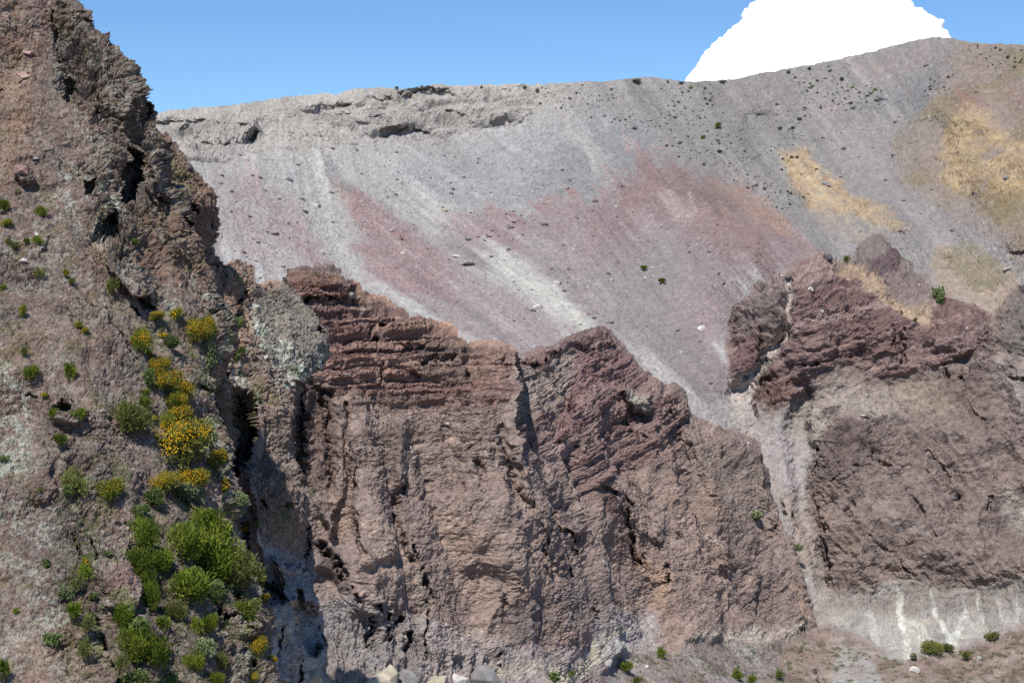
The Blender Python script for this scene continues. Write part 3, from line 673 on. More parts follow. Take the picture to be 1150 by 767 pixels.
    add(G([(578,412),(605,415),(632,392),(650,400),(640,440),(620,460),(580,470)], 5), (136,122,114), .9, .3)
    add(G([(648,400),(690,385),(715,412),(690,435),(660,440)], 6), (122,92,92), .6, .4)
    add(S([(640,480),(650,440),(660,400)], 12, 6), (122,88,88), .5, .4)
    add(G([(610,500),(652,492),(652,530),(620,530)], 5), (152,126,122), .7, .3)
    add(G([(742,490),(757,480),(775,560),(765,600),(750,560)], 5), (144,120,108), .7, .3)
    add(G([(697,436),(712,432),(730,445),(732,462),(716,464),(704,450)], 2.5), (150,150,142), .75, .6)
    add(G([(770,480),(850,505),(866,570),(840,600),(790,560)], 12), (122,108,100), .7, .3)
    add(G([(740,575),(800,565),(830,580),(780,590)], 6), (150,126,112), .5, .4); add(S([(795,606),(815,612)], 7, 3), (165,150,140), .7)
    add(S([(880,610),(895,650),(905,690)], 12, 6), (146,126,118), .7, .3); add(S([(770,600),(800,660),(820,690)], 40, 16), (146,124,112), .45, .4)
    add(G([(480,560),(560,600),(620,650),(560,690),(500,640)], 16), (146,124,110), .55, .4)
    add(G([(560,690),(640,660),(690,670),(660,700),(580,725)], 8), (104,94,90), .6, .5)
    add(S([(670,560),(700,580),(715,625)], [10,18,14], 5), (96,72,66), .7, .2); add(S([(722,634),(742,650),(740,670)], 14, 6), (158,128,108), .7, .3)
    add(S([(610,604),(640,606)], 12, 6), (158,138,128), .4, .5); add(S([(668,635),(685,650)], 8, 4), (166,152,142), .6, .3)
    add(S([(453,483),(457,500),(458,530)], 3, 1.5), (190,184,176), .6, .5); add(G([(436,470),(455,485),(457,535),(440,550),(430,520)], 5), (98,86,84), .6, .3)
    add(G([(360,600),(385,620),(400,668),(380,660),(355,640)], 5), (78,66,64), .7, .2); add(G([(345,430),(374,440),(376,545),(350,545)], 5), (90,72,66), .75, .2)  # last patch: shaded side of the buttress column, painted in as dark brown
    add(G([(400,580),(450,590),(470,640),(500,690),(440,660),(405,640)], 8), (146,126,112), .5, .4)
    # foot: dusty pale
    g = .84
    add(G([(468,690),(560,720),(660,728),(672,680),(700,690),(735,690),(750,730),(690,740),(660,767),(700,860),(470,860)], 8), (160,148,146), .8, .15)
    add(G([(670,700),(690,684),(735,688),(745,720),(700,740),(672,730)], 6), (168,158,158), .7, .3)
    add(S([(500,700),(530,712),(545,712)], [6,9,5], 4), (196,176,164), .7, .3); add(S([(580,728),(620,725),(665,700)], [6,10,6], 6), (150,124,120), .5, .3)
    add(S([(620,767),(660,750),(670,718),(700,706)], [22,14,8,5], 5), (206,194,164), .75, .3); add(S([(560,752),(620,756),(650,752)], 12, 5), (190,178,156), .6, .4)
    add(S([(664,700),(672,740)], [4,8], 3), (170,164,160), .5)
    add(G([(672,725),(700,715),(705,745),(680,752)], 4), (190,186,180), .7, .4); add(G([(705,745),(770,735),(780,767),(730,775)], 6), (176,164,160), .6, .5)
    add(G([(780,715),(850,704),(905,706),(905,716),(850,722),(785,732)], 4), (178,164,154), .85, .2); add(S([(790,728),(850,718),(880,712)], 4, 2), (200,182,156), .5, .5)
    add(G([(395,665),(470,690),(480,800),(330,800),(330,690)], 8), (138,134,134), .75, .3)
    add(G([(470,620),(480,660),(478,690),(468,680)], 4), (150,138,130), .5, .3)
    g = .74
    g = .7501; add(floor, (148,128,120), 1.); add(floor * sstep(0, .6, fbm(P, 9, 4, 37)), (176,160,152), .6); add(floor * sstep(.1, .6, fbm(P, 7, 4, 38)), (110,96,84), .7)
    col *= (1 + .2 * nt)[..., None]
    spk = sstep(.5, .8, fbm(P, 1.6, 3, 86)); col = mixc(col, (74,62,60), spk * face * .45, g)
    spk = sstep(.6, .9, fbm(P, 1.1, 2, 87)); col = mixc(col, (176,164,156), spk * .3, g)
    lum = col.mean(-1, keepdims=True); col = col * .86 + lum * .14; fl_ = floor[..., None]; col = col * ((1 - fl_) * np.array((.97, .97, .93)) + fl_ * np.array((.93, 1., 1.01)))
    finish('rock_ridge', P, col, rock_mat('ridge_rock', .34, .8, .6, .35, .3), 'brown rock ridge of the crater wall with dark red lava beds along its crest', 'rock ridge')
build_ridge()

# ================================================================== buttress behind the near cliff
def lich(P, seed, thr=.1):
    a = fbm(P, 2.6, 4, seed, gain=.65); b = fbm(P, .5, 3, seed + 1, gain=.7)
    return sstep(thr, thr + .35, a * .6 + b * .75)

def rowsheet(edge, x0fun, R, M, Dfun):
    ex, ey = curve(edge, R)
    t = np.linspace(0, 1, M)[None]
    x0 = x0fun(ey)
    px = x0[:, None] + (ex - x0)[:, None] * t; py = np.repeat(ey[:, None], M, 1)
    return px, py

def build_buttress():
    R = int(1050 * RES); M = int(420 * RES)
    edge = [(150,128),(162,138),(176,146),(190,152),(205,170),(216,188),(227,205),(241,222),(241,238),(236,258),(232,282),(239,288),(248,298),(262,299),(274,297),(284,302),(287,318),(296,322),(312,322),(318,328),(330,334),(345,344),(356,352),(363,368),(366,386),(362,402),(350,420),(347,440),(352,470),(350,500),(348,540),(350,562),(342,580),(350,600),(356,640),(352,660),(360,690),(366,720),(374,767),(384,840)]
    px, py = rowsheet(edge, lambda y: np.interp(y, [128, 250, 400, 470, 600, 700, 840], [80, 120, 160, 170, 180, 190, 200]), R, M, None)
    D = tps([(150,130,176),(205,170,178),(241,230,180),(233,280,182),(284,302,196),(318,328,198),(360,370,196),(362,402,194),(350,500,184),(350,600,178),(366,700,168),(384,840,158),(180,200,170),(215,280,172),
      (250,340,176),(300,400,178),(300,500,172),(290,600,164),(300,700,156),(300,840,148),(330,460,178),(240,500,172),(250,700,158),(330,560,170)])(px, py)
    P0 = at(px, py, D)
    wx = px + 2.5 * 1.5 * fbm(P0, 3, 5, 101, gain=.62) + 3 * fbm(P0, 10, 2, 102); wy = py + 3.7 * fbm(P0, 3, 5, 103, gain=.62) + 3 * fbm(P0, 10, 2, 104)
    crk = np.clip(.6 + 1.3 * fbm(P0, 2.4, 4, 100, gain=.65), 0, 1.2)
    S = lambda pts, w, s=None: stroke(wx, wy, pts, w, s)
    G = lambda pts, s=3.: poly(wx, wy, pts, s)
    for pts, d, s in (([(285,305),(316,322),(345,344),(364,375),(366,400),(345,425),(335,445),(310,420),(285,380),(280,340)], 1.2, 8), ([(195,205),(240,220),(242,240),(232,270),(215,260)], 2, 5), ([(282,530),(320,540),(345,560),(335,640),(300,640),(285,600)], 2.5, 6),
                      ([(310,620),(340,640),(362,668),(364,690),(340,680),(318,665)], 3.5, 3), ([(305,680),(335,670),(338,720),(330,767),(305,767)], 3, 4), ([(370,560),(352,600),(340,580),(350,540)], 2, 3), ([(250,300),(285,300),(290,330),(260,360),(248,330)], 1.5, 5)):
        D = D - d * G(pts, s)
    for pts, d, s in (([(264,440),(283,455),(288,490),(280,525),(266,522),(258,480)], 7, 2.5), ([(330,430),(346,425),(349,470),(350,540),(338,540),(326,500)], 5, 3), ([(335,664),(345,676),(364,680),(366,725),(352,735),(340,726),(334,700)], 6, 2.5),
                      ([(246,150),(236,240),(232,285)], 0, 2)):
        D = D + d * G(pts, s)
    for pts, w, d in (([(268,520),(272,570),(278,620),(290,680)], [10,10,8,6], 6), ([(237,240),(234,275),(236,310)], [8,10,6], 4), ([(300,640),(312,665),(330,672)], 6, 3), ([(215,235),(210,262)], 8, 3), ([(200,205),(205,225)], 7, 3), ([(275,330),(258,370),(262,420)], 6, 2.5), ([(345,575),(348,610),(340,640)], 6, 3), ([(338,740),(336,790)], 6, 4), ([(300,560),(306,600)], 4, 1.5), ([(357,405),(350,422)], 5, 3), ([(355,355),(352,372),(362,388)], 5, 3), ([(318,700),(312,740)], 4, 2)):
        D = D + 1.05 * d * S(pts, np.array(w) * 1.25 if not np.isscalar(w) else w * 1.25) * crk
    P = at(px, py, D)
    Pt = back_rows(np.swapaxes(P, 0, 1), (-.55, 1, -.2), 30, .3)
    P = np.swapaxes(Pt, 0, 1); ex = P.shape[1] - M
    pad = lambda a: np.concatenate([a, np.repeat(a[:, -1:], ex, 1)], 1)
    wx, wy, px, py = map(pad, (wx, wy, px, py))
    n = normals(blur(P, 14))
    d = .5 * (fbm(P, 7, 6, 105, gain=.56, mode='r') - .35) + .9 * (fbm(P, 5, 4, 106, mode='r', stretch=(1, 1, 3.5)) - .4) * sstep(380, 450, py) + .2 * fbm(P, 2, 5, 107, gain=.7)
    fa0 = facets(P, 8, 661, (1, 1, 2.6)); fa1 = facets(P, 3.2, 671, (1, 1, 1.6)); d += .34 * fa0 + .28 * fa1
    bk1 = blocks(P, 2.0, 341, (1, 1, 1.3)); bk2 = blocks(P, .8, 345); bk3 = blocks(P, .36, 349)
    cm = np.clip(.35 + sstep(.0, .5, fbm(P, 8, 3, 109)) * .5, 0, 1)
    d += cm * (.7 * bk1 + .42 * bk2) + .2 * bk3
    smo = sstep(560, 640, py)
    d = d * (1 - .3 * smo) + .1 * fbm(P, .5, 3, 110, gain=.7)
    P = P + n * d[..., None]
    g = .98
    ns = fbm(P, 3, 4, 111, gain=.6); nt = fbm(P, .7, 4, 112, gain=.7)
    col = np.zeros(P.shape) + lin((122,106,98)) * g
    def add(m, c, a=1., br=0.):
        nonlocal col
        mm = m * a
        if br: mm = mm * (1 - br + br * sstep(-.35, .45, ns))
        col = mixc(col, c, np.clip(mm, 0, 1), g)
    add(sstep(0, .6, fbm(P, 9, 4, 113)), (138,116,104), .6)
    add(G([(150,130),(205,165),(242,225),(240,260),(215,260),(190,200)], 8), (116,92,78), .85, .2)
    add(G([(172,148),(200,170),(215,200),(200,215),(180,180)], 6), (108,106,70), .6, .6)
    add(G([(240,295),(285,300),(316,322),(290,345),(285,420),(262,420),(240,350)], 6), (146,118,100), .75, .3)
    add(G([(285,325),(318,326),(345,344),(364,375),(366,400),(340,425),(315,430),(290,380)], 5), (120,114,106), .8, .2)
    L1 = G([(276,342),(294,335),(304,365),(322,385),(352,400),(345,425),(330,440),(308,432),(290,385)], 4) * .95 + G([(240,330),(262,350),(280,400),(285,450),(262,440),(245,400)], 7) * .6 + G([(262,430),(285,440),(280,470),(262,480)], 5) * .7 + G([(350,385),(366,395),(356,410),(345,405)], 3) * .5 + .12
    add(np.clip(L1, 0, 1) * lich(P, 114, .0), (178,180,168), .9)
    add(G([(345,425),(374,440),(376,545),(330,540),(328,480)], 4), (92,72,64), .75, .2)  # shade on the column's facing-away side, put into the rock colour
    add(G([(285,600),(310,610),(345,640),(366,690),(370,767),(384,840),(285,840),(285,700)], 7), (152,148,148), .9, .2)
    add(S([(285,600),(310,625),(345,665)], [10,16,12], 6), (166,160,158), .6, .3); add(G([(305,680),(335,672),(338,700),(325,725),(305,720)], 4), (182,166,150), .7, .3)
    add(G([(286,530),(320,545),(340,600),(310,610),(286,590)], 7), (138,122,108), .6, .3)
    add(G([(335,740),(366,735),(372,790),(335,790)], 4), (176,170,156), .7, .2)
    add(sstep(.45, .75, fbm(P, 4, 4, 116)) * (1 - smo * .3), (98,108,58), .45)
    col *= (1 + .2 * nt)[..., None]
    spk = sstep(.5, .8, fbm(P, 1., 3, 117)); col = mixc(col, (74,62,58), spk * .4, g)
    col = col * np.array((1.0, 1.03, 1.02))
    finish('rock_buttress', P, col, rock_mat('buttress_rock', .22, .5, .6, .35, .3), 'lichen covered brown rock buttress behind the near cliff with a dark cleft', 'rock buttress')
build_buttress()

# ================================================================== near cliff
def build_near():
    R = int(1050 * RES); M = int(560 * RES)
    edge = [(74,-70),(80,-30),(85,0),(90,10),(96,30),(97,42),(108,50),(121,58),(136,66),(143,75),(143,85),(150,98),(154,112),(158,125),(165,140),(170,152),(184,166),(190,185),(197,205),(208,215),(214,235),(218,262),(226,285),(232,310),(238,330),(247,350),(252,380),(256,410),(252,430),(254,470),(262,500),(268,530),(272,560),(272,590),(280,620),(290,650),(300,680),(302,710),(306,745),(310,767),(318,840)]
    px, py = rowsheet(edge, lambda y: np.full_like(y, -110.), R, M, None)
    D = tps([(-110,-70,142),(0,0,141),(74,-70,149),(85,0,147),(45,60,142),(0,240,127),(-110,240,122),(0,500,109),(-110,500,105),(0,767,94),(-110,840,88),(60,350,121),(60,600,105),(0,840,90),
      (121,58,147),(143,80,147),(165,140,146),(197,205,145),(226,285,143),(252,380,136),(254,470,130),(270,560,124),(290,650,119),(306,745,112),(318,840,108),
      (100,100,141),(120,200,135),(150,280,131),(130,400,119),(200,350,131),(190,420,124),(200,520,118),(130,600,107),(220,620,113),(230,700,108),(130,767,97),(200,840,97)])(px, py)
    P0 = at(px, py, D)
    wx = px + 2.5 * 1.6 * fbm(P0, 2.2, 5, 201, gain=.62) + 3.5 * fbm(P0, 8, 2, 202); wy = py + 4 * fbm(P0, 2.2, 5, 203, gain=.62) + 3.5 * fbm(P0, 8, 2, 204)
    crk = np.clip(.55 + 1.3 * fbm(P0, 2., 4, 200, gain=.65), 0, 1.2)
    S = lambda pts, w, s=None: stroke(wx, wy, pts, w, s)
    G = lambda pts, s=3.: poly(wx, wy, pts, s)
    for pts, d, s in (([(122,292),(135,280),(155,276),(172,292),(178,318),(178,340),(158,338),(140,325),(125,308)], 2.4, 3), ([(110,632),(138,630),(158,648),(166,668),(142,690),(120,682)], 1.6, 5), ([(28,505),(45,500),(60,520),(56,560),(36,560)], .8, 5),
                      ([(60,435),(78,440),(95,460),(85,480),(60,470)], 1.2, 4), ([(15,185),(35,185),(40,200),(25,205)], 1.3, 3), ([(95,40),(140,65),(152,100),(140,140),(110,120),(95,70)], 1.5, 8), ([(170,165),(190,185),(200,215),(180,230),(165,200)], 2, 5),
                      ([(185,370),(215,395),(228,425),(222,450),(200,440),(180,400)], .9, 8), ([(205,540),(240,530),(262,560),(268,600),(240,600),(215,565)], 1.4, 6), ([(150,690),(185,700),(190,767),(160,767)], .9, 6), ([(245,620),(285,630),(295,700),(262,720),(245,680)], 1.5, 6)):
        D = D - d * G(pts, s)
    for pts, d, s in (([(136,192),(148,165),(158,175),(159,200),(156,228),(136,228)], 6, 2), ([(114,246),(126,236),(135,250),(136,262),(114,263)], 3.5, 2), ([(72,85),(82,90),(82,112),(76,112)], 2.6, 2), ([(162,338),(176,330),(178,346),(164,348)], 2.5, 2),
                      ([(55,458),(65,450),(78,452),(72,460)], 2.2, 1.5), ([(95,205),(108,203),(106,224),(96,222)], 2, 2), ([(182,162),(190,170),(188,184),(180,180)], 2.5, 1.5), ([(102,690),(120,695),(128,767),(118,790),(98,720)], 3, 3)):
        D = D + d * G(pts, s)
    for pts, w, d in (([(83,22),(94,30)], 8, 2), ([(151,112),(158,140)], 6, 2.5), ([(190,222),(197,228)], 7, 2.5), ([(214,240),(212,262)], 7, 3), ([(28,440),(38,450)], 5, 1), ([(0,98),(14,94),(28,86)], 3, 1), ([(104,600),(112,640)], 3, .8), ([(150,345),(158,350)], 5, 1.5),
                      ([(85,600),(95,640),(90,700)], 5, 1), ([(215,430),(250,445)], 4, 1.2), ([(155,595),(160,620)], 6, 1.8), ([(120,345),(135,370),(160,405)], 3, .6), ([(228,620),(245,690),(275,700)], 6, 1.6), ([(262,640),(270,700),(280,750)], 7, 2), ([(215,205),(225,225)], 5, 2), ([(60,10),(68,60),(80,100)], 5, .8), ([(110,80),(112,130)], 5, .9), ([(235,330),(245,400)], 6, 1.4)):
        D = D + 1.05 * d * S(pts, np.array(w) * 1.25 if not np.isscalar(w) else w * 1.25) * crk
    P = at(px, py, D)
    Pt = back_rows(np.swapaxes(P, 0, 1), (-.55, 1, -.1), 46, .28)
    P = np.swapaxes(Pt, 0, 1); ex = P.shape[1] - M
    pad = lambda a: np.concatenate([a, np.repeat(a[:, -1:], ex, 1)], 1)
    wx, wy, px, py = map(pad, (wx, wy, px, py))
    n = normals(blur(P, 14))
    crag = np.clip(G([(60,-80),(80,-80),(100,30),(150,70),(175,150),(200,200),(225,285),(180,300),(110,290),(95,200),(110,150),(75,100)], 14) + .7 * G([(215,280),(270,420),(285,560),(310,840),(255,840),(235,600),(235,440)], 9) + .5 * G([(60,480),(130,540),(140,700),(120,840),(60,700)], 20), 0, 1)
    d = (.3 + .3 * crag) * (fbm(P, 5, 6, 205, gain=.56, mode='r') - .35) + .9 * (fbm(P, 15, 3, 206)) * .6 + (.08 + .12 * crag) * fbm(P, 1.3, 5, 207, gain=.7)
    fa0 = facets(P, 9, 681, (1, 1, 1.5)); fa1 = facets(P, 3.4, 691, (1, 1, 1.2)); fa2 = facets(P, 1.2, 701); d += (.24 + .26 * crag) * fa0 + (.26 + .2 * crag) * fa1 + .22 * fa2
    bk0 = blocks(P, 3.4, 357); bk1 = blocks(P, 1.3, 361); bk2 = blocks(P, .55, 365); bk3 = blocks(P, .26, 369)
    cm = np.clip(crag * .9 + sstep(.15, .6, fbm(P, 5, 3, 209)) * .5, 0, 1)
    d += (.12 + .8 * cm) * (.4 * bk0 + .42 * bk1 + .28 * bk2) + .12 * bk3 * (.4 + cm)
    # small stones and clods lying on the slope
    f1b, _, cb = worley(P, .55, 7); st = np.clip(1 - f1b / .55, 0, 1) * (cb > .55)
    d += .16 * np.sqrt(st) * sstep(-.3, .4, fbm(P, 6, 2, 210))
    d += .06 * fbm(P, .3, 3, 211, gain=.7)
    P = P + n * d[..., None]
    g = .80
    ns = fbm(P, 2.2, 4, 212, gain=.6); nt = fbm(P, .45, 4, 213, gain=.7); nb = fbm(P, 12, 4, 214)
    col = np.zeros(P.shape) + lin((130,113,107)) * g
    def add(m, c, a=1., br=0.):
        nonlocal col
        mm = m * a
        if br: mm = mm * (1 - br + br * sstep(-.35, .45, ns))
        col = mixc(col, c, np.clip(mm, 0, 1), g)
    add(sstep(0, .6, nb), (144,124,114), .6); add(sstep(0, .6, -nb), (118,104,100), .6)
    add(G([(-110,-80),(60,-80),(50,80),(30,150),(20,200),(-110,240)], 16), (150,122,108), .75, .35)
    add(G([(0,50),(30,70),(25,180),(0,190)], 12), (170,142,120), .5, .5); add(G([(28,-10),(60,0),(55,40),(35,40)], 8), (136,112,112), .6, .3)
    add(crag, (112,98,90), .65, .3)
    add(G([(190,220),(225,285),(232,330),(200,330),(165,300),(160,240)], 9), (118,92,78), .7, .3)
    add(G([(95,265),(120,262),(130,285),(118,300),(100,290)], 5), (164,138,118), .7, .3)
    add(G([(185,392),(210,390),(226,420),(224,440),(205,445),(180,408)], 6), (160,130,116), .85, .3)
    add(G([(205,540),(240,535),(262,565),(266,595),(235,595),(210,570)], 6), (160,134,122), .8, .3); add(G([(100,560),(150,570),(155,610),(110,620),(90,590)], 10), (158,132,118), .6, .4)
    add(G([(112,635),(138,632),(160,652),(164,668),(140,688),(120,680)], 5), (152,124,116), .8, .3)
    add(G([(20,690),(90,700),(100,800),(20,800)], 14), (158,134,118), .5, .5)
    Lm = G([(126,292),(140,280),(160,282),(176,300),(178,322),(160,325),(140,318)], 4) * 1. + G([(-110,370),(15,395),(30,450),(32,500),(20,560),(-110,560)], 9) * .85 + G([(60,180),(130,200),(130,250),(90,260),(50,230)], 14) * .45 + G([(165,150),(180,180),(195,205),(185,215),(165,180)], 4) * .7 \
        + G([(210,310),(235,330),(250,400),(258,430),(248,440),(225,420),(232,370)], 6) * .8 + G([(180,315),(200,320),(208,345),(195,350)], 6) * .5 + G([(15,630),(50,640),(75,690),(70,730),(40,700)], 10) * .6 + G([(100,-40),(97,40),(110,60),(80,60),(70,10)], 8) * .3 + G([(0,250),(40,240),(60,330),(0,340)], 12) * .2 + G([(215,440),(240,450),(262,520),(262,560),(250,540)], 6) * .9 + G([(0,560),(60,560),(70,620),(0,640)], 12) * .4 + G([(60,170),(140,220),(130,270),(60,250)], 14) * .4 + G([(60,75),(85,85),(82,115),(62,110)], 6) * .5 + G([(110,190),(132,200),(130,230),(112,235)], 5) * .5 + .13
    add(np.clip(Lm * 1. + .14 + .25 * sstep(.1, .5, fbm(P, 9, 3, 230)), 0, 1) * lich(P, 215, -.04), (172,173,164), .9)
    # thin moss and dead grass
    gm = G([(180,330),(260,380),(270,470),(290,560),(310,840),(120,840),(60,700),(60,560),(140,480),(150,380)], 25)
    add(gm * sstep(.25, .6, fbm(P, 2.5, 5, 217, gain=.6)), (106,112,70), .65); add(sstep(.4, .7, fbm(P, 3, 5, 218, gain=.6)), (120,108,78), .5)
    add(G([(65,560),(85,560),(105,640),(100,740),(85,740)], 10) * sstep(-.2, .3, ns), (104,116,72), .5)
    col *= (1 + .22 * nt)[..., None]
    col = mixc(col, (160,148,138), (st > .35) * (cb > .8) * .55, g); col = mixc(col, (96,84,80), (st > .35) * (cb < .68) * .4, g)
    spk = sstep(.5, .8, fbm(P, .8, 3, 219)); col = mixc(col, (76,64,60), spk * .38, g)
    col = col * np.array((.87, .865, .81))
    finish('near_cliff', P, col, rock_mat('cliff_rock', .16, .36, .6, .35, .32), 'steep brown near cliff with grey lichen and scattered green and yellow shrubs', 'cliff')
build_near()
# ================================================================== looking up the surface under a point of the plan
VB = -np.ones((880, 1300), np.int64); ALLP = []
def build_lookup():
    base = 0; idx = []; xs = []; ys = []; ds = []
    for nm, (P, X, Y) in LAYERS.items():
        ALLP.append(P.reshape(-1, 3)); n = P.shape[0] * P.shape[1]
        xs.append(X.ravel()); ys.append(Y.ravel()); ds.append(P[..., 1].ravel())
    x = np.concatenate(xs); y = np.concatenate(ys); d = np.concatenate(ds)
    ok = (x > -40) & (x < 1255) & (y > -40) & (y < 835)
    ii = np.nonzero(ok)[0]; o = np.argsort(-d[ii], kind='stable'); ii = ii[o]
    VB[(y[ii] + 40).astype(int), (x[ii] + 40).astype(int)] = ii
build_lookup()
ALLV = np.concatenate(ALLP)
def surf(px, py):
    a = VB[int(py) + 39:int(py) + 42, int(px) + 39:int(px) + 42].ravel(); a = a[a >= 0]
    if not len(a): return None
    p = ALLV[a]
    return p[np.argsort(p[:, 1])[len(p) // 3]]

# ------------------------------------------------------------------ materials of the things
def attr_mat(name, rough=.9, trans=0., noise=0., scale=3.):
    m = bpy.data.materials.new(name); m.use_nodes = True
    nt = m.node_tree; nt.nodes.clear(); L = nt.links.new
    out = N(nt, 'ShaderNodeOutputMaterial'); bs = N(nt, 'ShaderNodeBsdfPrincipled'); bs.inputs['Roughness'].default_value = rough; bs.inputs['Specular IOR Level'].default_value = .15
    a = N(nt, 'ShaderNodeAttribute', attribute_name='Col'); oi = N(nt, 'ShaderNodeObjectInfo')
    mr = N(nt, 'ShaderNodeMapRange'); mr.inputs['To Min'].default_value = .8; mr.inputs['To Max'].default_value = 1.2; L(oi.outputs['Random'], mr.inputs['Value'])
    src = mr.outputs[0]
    if noise:
        tc = N(nt, 'ShaderNodeTexCoord'); nz = N(nt, 'ShaderNodeTexNoise'); nz.inputs['Scale'].default_value = scale; nz.inputs['Detail'].default_value = 6; nz.inputs['Roughness'].default_value = .7
        L(tc.outputs['Object'], nz.inputs['Vector'])
        m2 = N(nt, 'ShaderNodeMapRange'); m2.inputs['From Min'].default_value = .3; m2.inputs['From Max'].default_value = .7; m2.inputs['To Min'].default_value = 1 - noise; m2.inputs['To Max'].default_value = 1 + noise
        L(nz.outputs['Fac'], m2.inputs['Value'])
        mm = N(nt, 'ShaderNodeMath', operation='MULTIPLY'); L(src, mm.inputs[0]); L(m2.outputs[0], mm.inputs[1]); src = mm.outputs[0]
        bp = N(nt, 'ShaderNodeBump'); bp.inputs['Strength'].default_value = .6; bp.inputs['Distance'].default_value = .15; L(nz.outputs['Fac'], bp.inputs['Height']); L(bp.outputs[0], bs.inputs['Normal'])
    v = N(nt, 'ShaderNodeVectorMath', operation='SCALE'); L(a.outputs['Color'], v.inputs[0]); L(src, v.inputs['Scale'])
    L(v.outputs[0], bs.inputs['Base Color'])
    if trans:
        tr = N(nt, 'ShaderNodeBsdfTranslucent'); L(v.outputs[0], tr.inputs['Color']); mx = N(nt, 'ShaderNodeMixShader'); mx.inputs[0].default_value = trans
        L(bs.outputs[0], mx.inputs[1]); L(tr.outputs[0], mx.inputs[2]); L(mx.outputs[0], out.inputs[0])
    else: L(bs.outputs[0], out.inputs[0])
    return m
M_LEAF = attr_mat('leaf', .7, .25); M_FLOWER = attr_mat('petal', .7, .2); M_BARK = attr_mat('bark', .9); M_STONE = attr_mat('stone', .95, 0, .42, 3.5)
M_POST = attr_mat('weathered_post', .8, 0, .1, 4)

def raw_mesh(name, V, Fc, col, mat, smooth=False):
    me = bpy.data.meshes.new(name); me.from_pydata([tuple(v) for v in V], [], [tuple(f) for f in Fc]); me.update()
    ca = me.attributes.new('Col', 'FLOAT_COLOR', 'POINT')
    ca.data.foreach_set('color', np.concatenate([np.clip(col, 0, 1), np.ones((len(V), 1))], 1).astype(np.float32).ravel())
    me.materials.append(mat)
    if smooth: me.polygons.foreach_set('use_smooth', np.ones(len(me.polygons), bool))
    return me

def blades(r, n, lobes, size, asp, up, c1, c2, jitter=.25):
    """n small pointed leaves spread through a clump of lobes; unit bush stands on z=0, about 1 wide and 1 high"""
    lob = [(Vector((r.uniform(-.3, .3), r.uniform(-.3, .3), r.uniform(.3, .66))), r.uniform(.2, .34)) for _ in range(lobes)]
    lob[0] = (Vector((0, 0, .45)), .36)
    V = []; Fc = []; cc = []
    tone = [r.random() for _ in lob]
    for k in range(n):
        li = r.randrange(lobes); c, R_ = lob[li]
        while True:
            d = Vector((r.gauss(0, 1), r.gauss(0, 1), r.gauss(0, 1)))
            if d.length > .1: break
        d.normalize(); rad = R_ * (r.random() ** .33) * (1 + .18 * math.sin(9 * d.x + 5 * tone[li]) * math.cos(8 * d.z + 3 * tone[li]))
        p = c + d * rad
        if p.z < .02: p.z = .02 + r.random() * .05
        a = (d * (1 - up) + Vector((0, 0, up)) + Vector((r.gauss(0, jitter), r.gauss(0, jitter), r.gauss(0, jitter)))).normalized()
        s = a.cross(Vector((r.gauss(0, 1), r.gauss(0, 1), r.gauss(0, 1)))).normalized()
        L_ = size * r.uniform(.6, 1.4); W_ = L_ * asp
        b = len(V)
        V += [p - s * W_ * .5, p + s * W_ * .5, p + a * L_ * .6 + s * W_ * .45, p + a * L_, p + a * L_ * .6 - s * W_ * .45]
        Fc.append((b, b + 1, b + 2, b + 3, b + 4))
        t = min(1, max(0, .55 * tone[li] + .45 * r.random()))
        c_ = np.array(c1) * (1 - t) + np.array(c2) * t
        cc += [c_ * r.uniform(.8, 1.15)] * 5
    return V, Fc, np.array(cc), lob

def stems(r, lob, n, rad):
    V = []; Fc = []
    for k in range(n):
        c, R_ = lob[k % len(lob)]
        p0 = Vector((r.uniform(-.05, .05), r.uniform(-.05, .05), -.12)); p1 = Vector((c.x * .5 + r.uniform(-.05, .05), c.y * .5, c.z * .55)); p2 = c + Vector((r.uniform(-.1, .1), r.uniform(-.1, .1), R_ * .6))
        b = len(V)
        for p, q in ((p0, rad), (p1, rad * .65), (p2, rad * .2)):
            for a in range(5): V.append(p + Vector((math.cos(a * 1.2566) * q, math.sin(a * 1.2566) * q, 0)))
        for s in (0, 5):
            for a in range(5): Fc.append((b + s + a, b + s + (a + 1) % 5, b + s + 5 + (a + 1) % 5, b + s + 5 + a))
    return V, Fc, np.zeros((len(V), 3)) + np.array((.10, .075, .055))

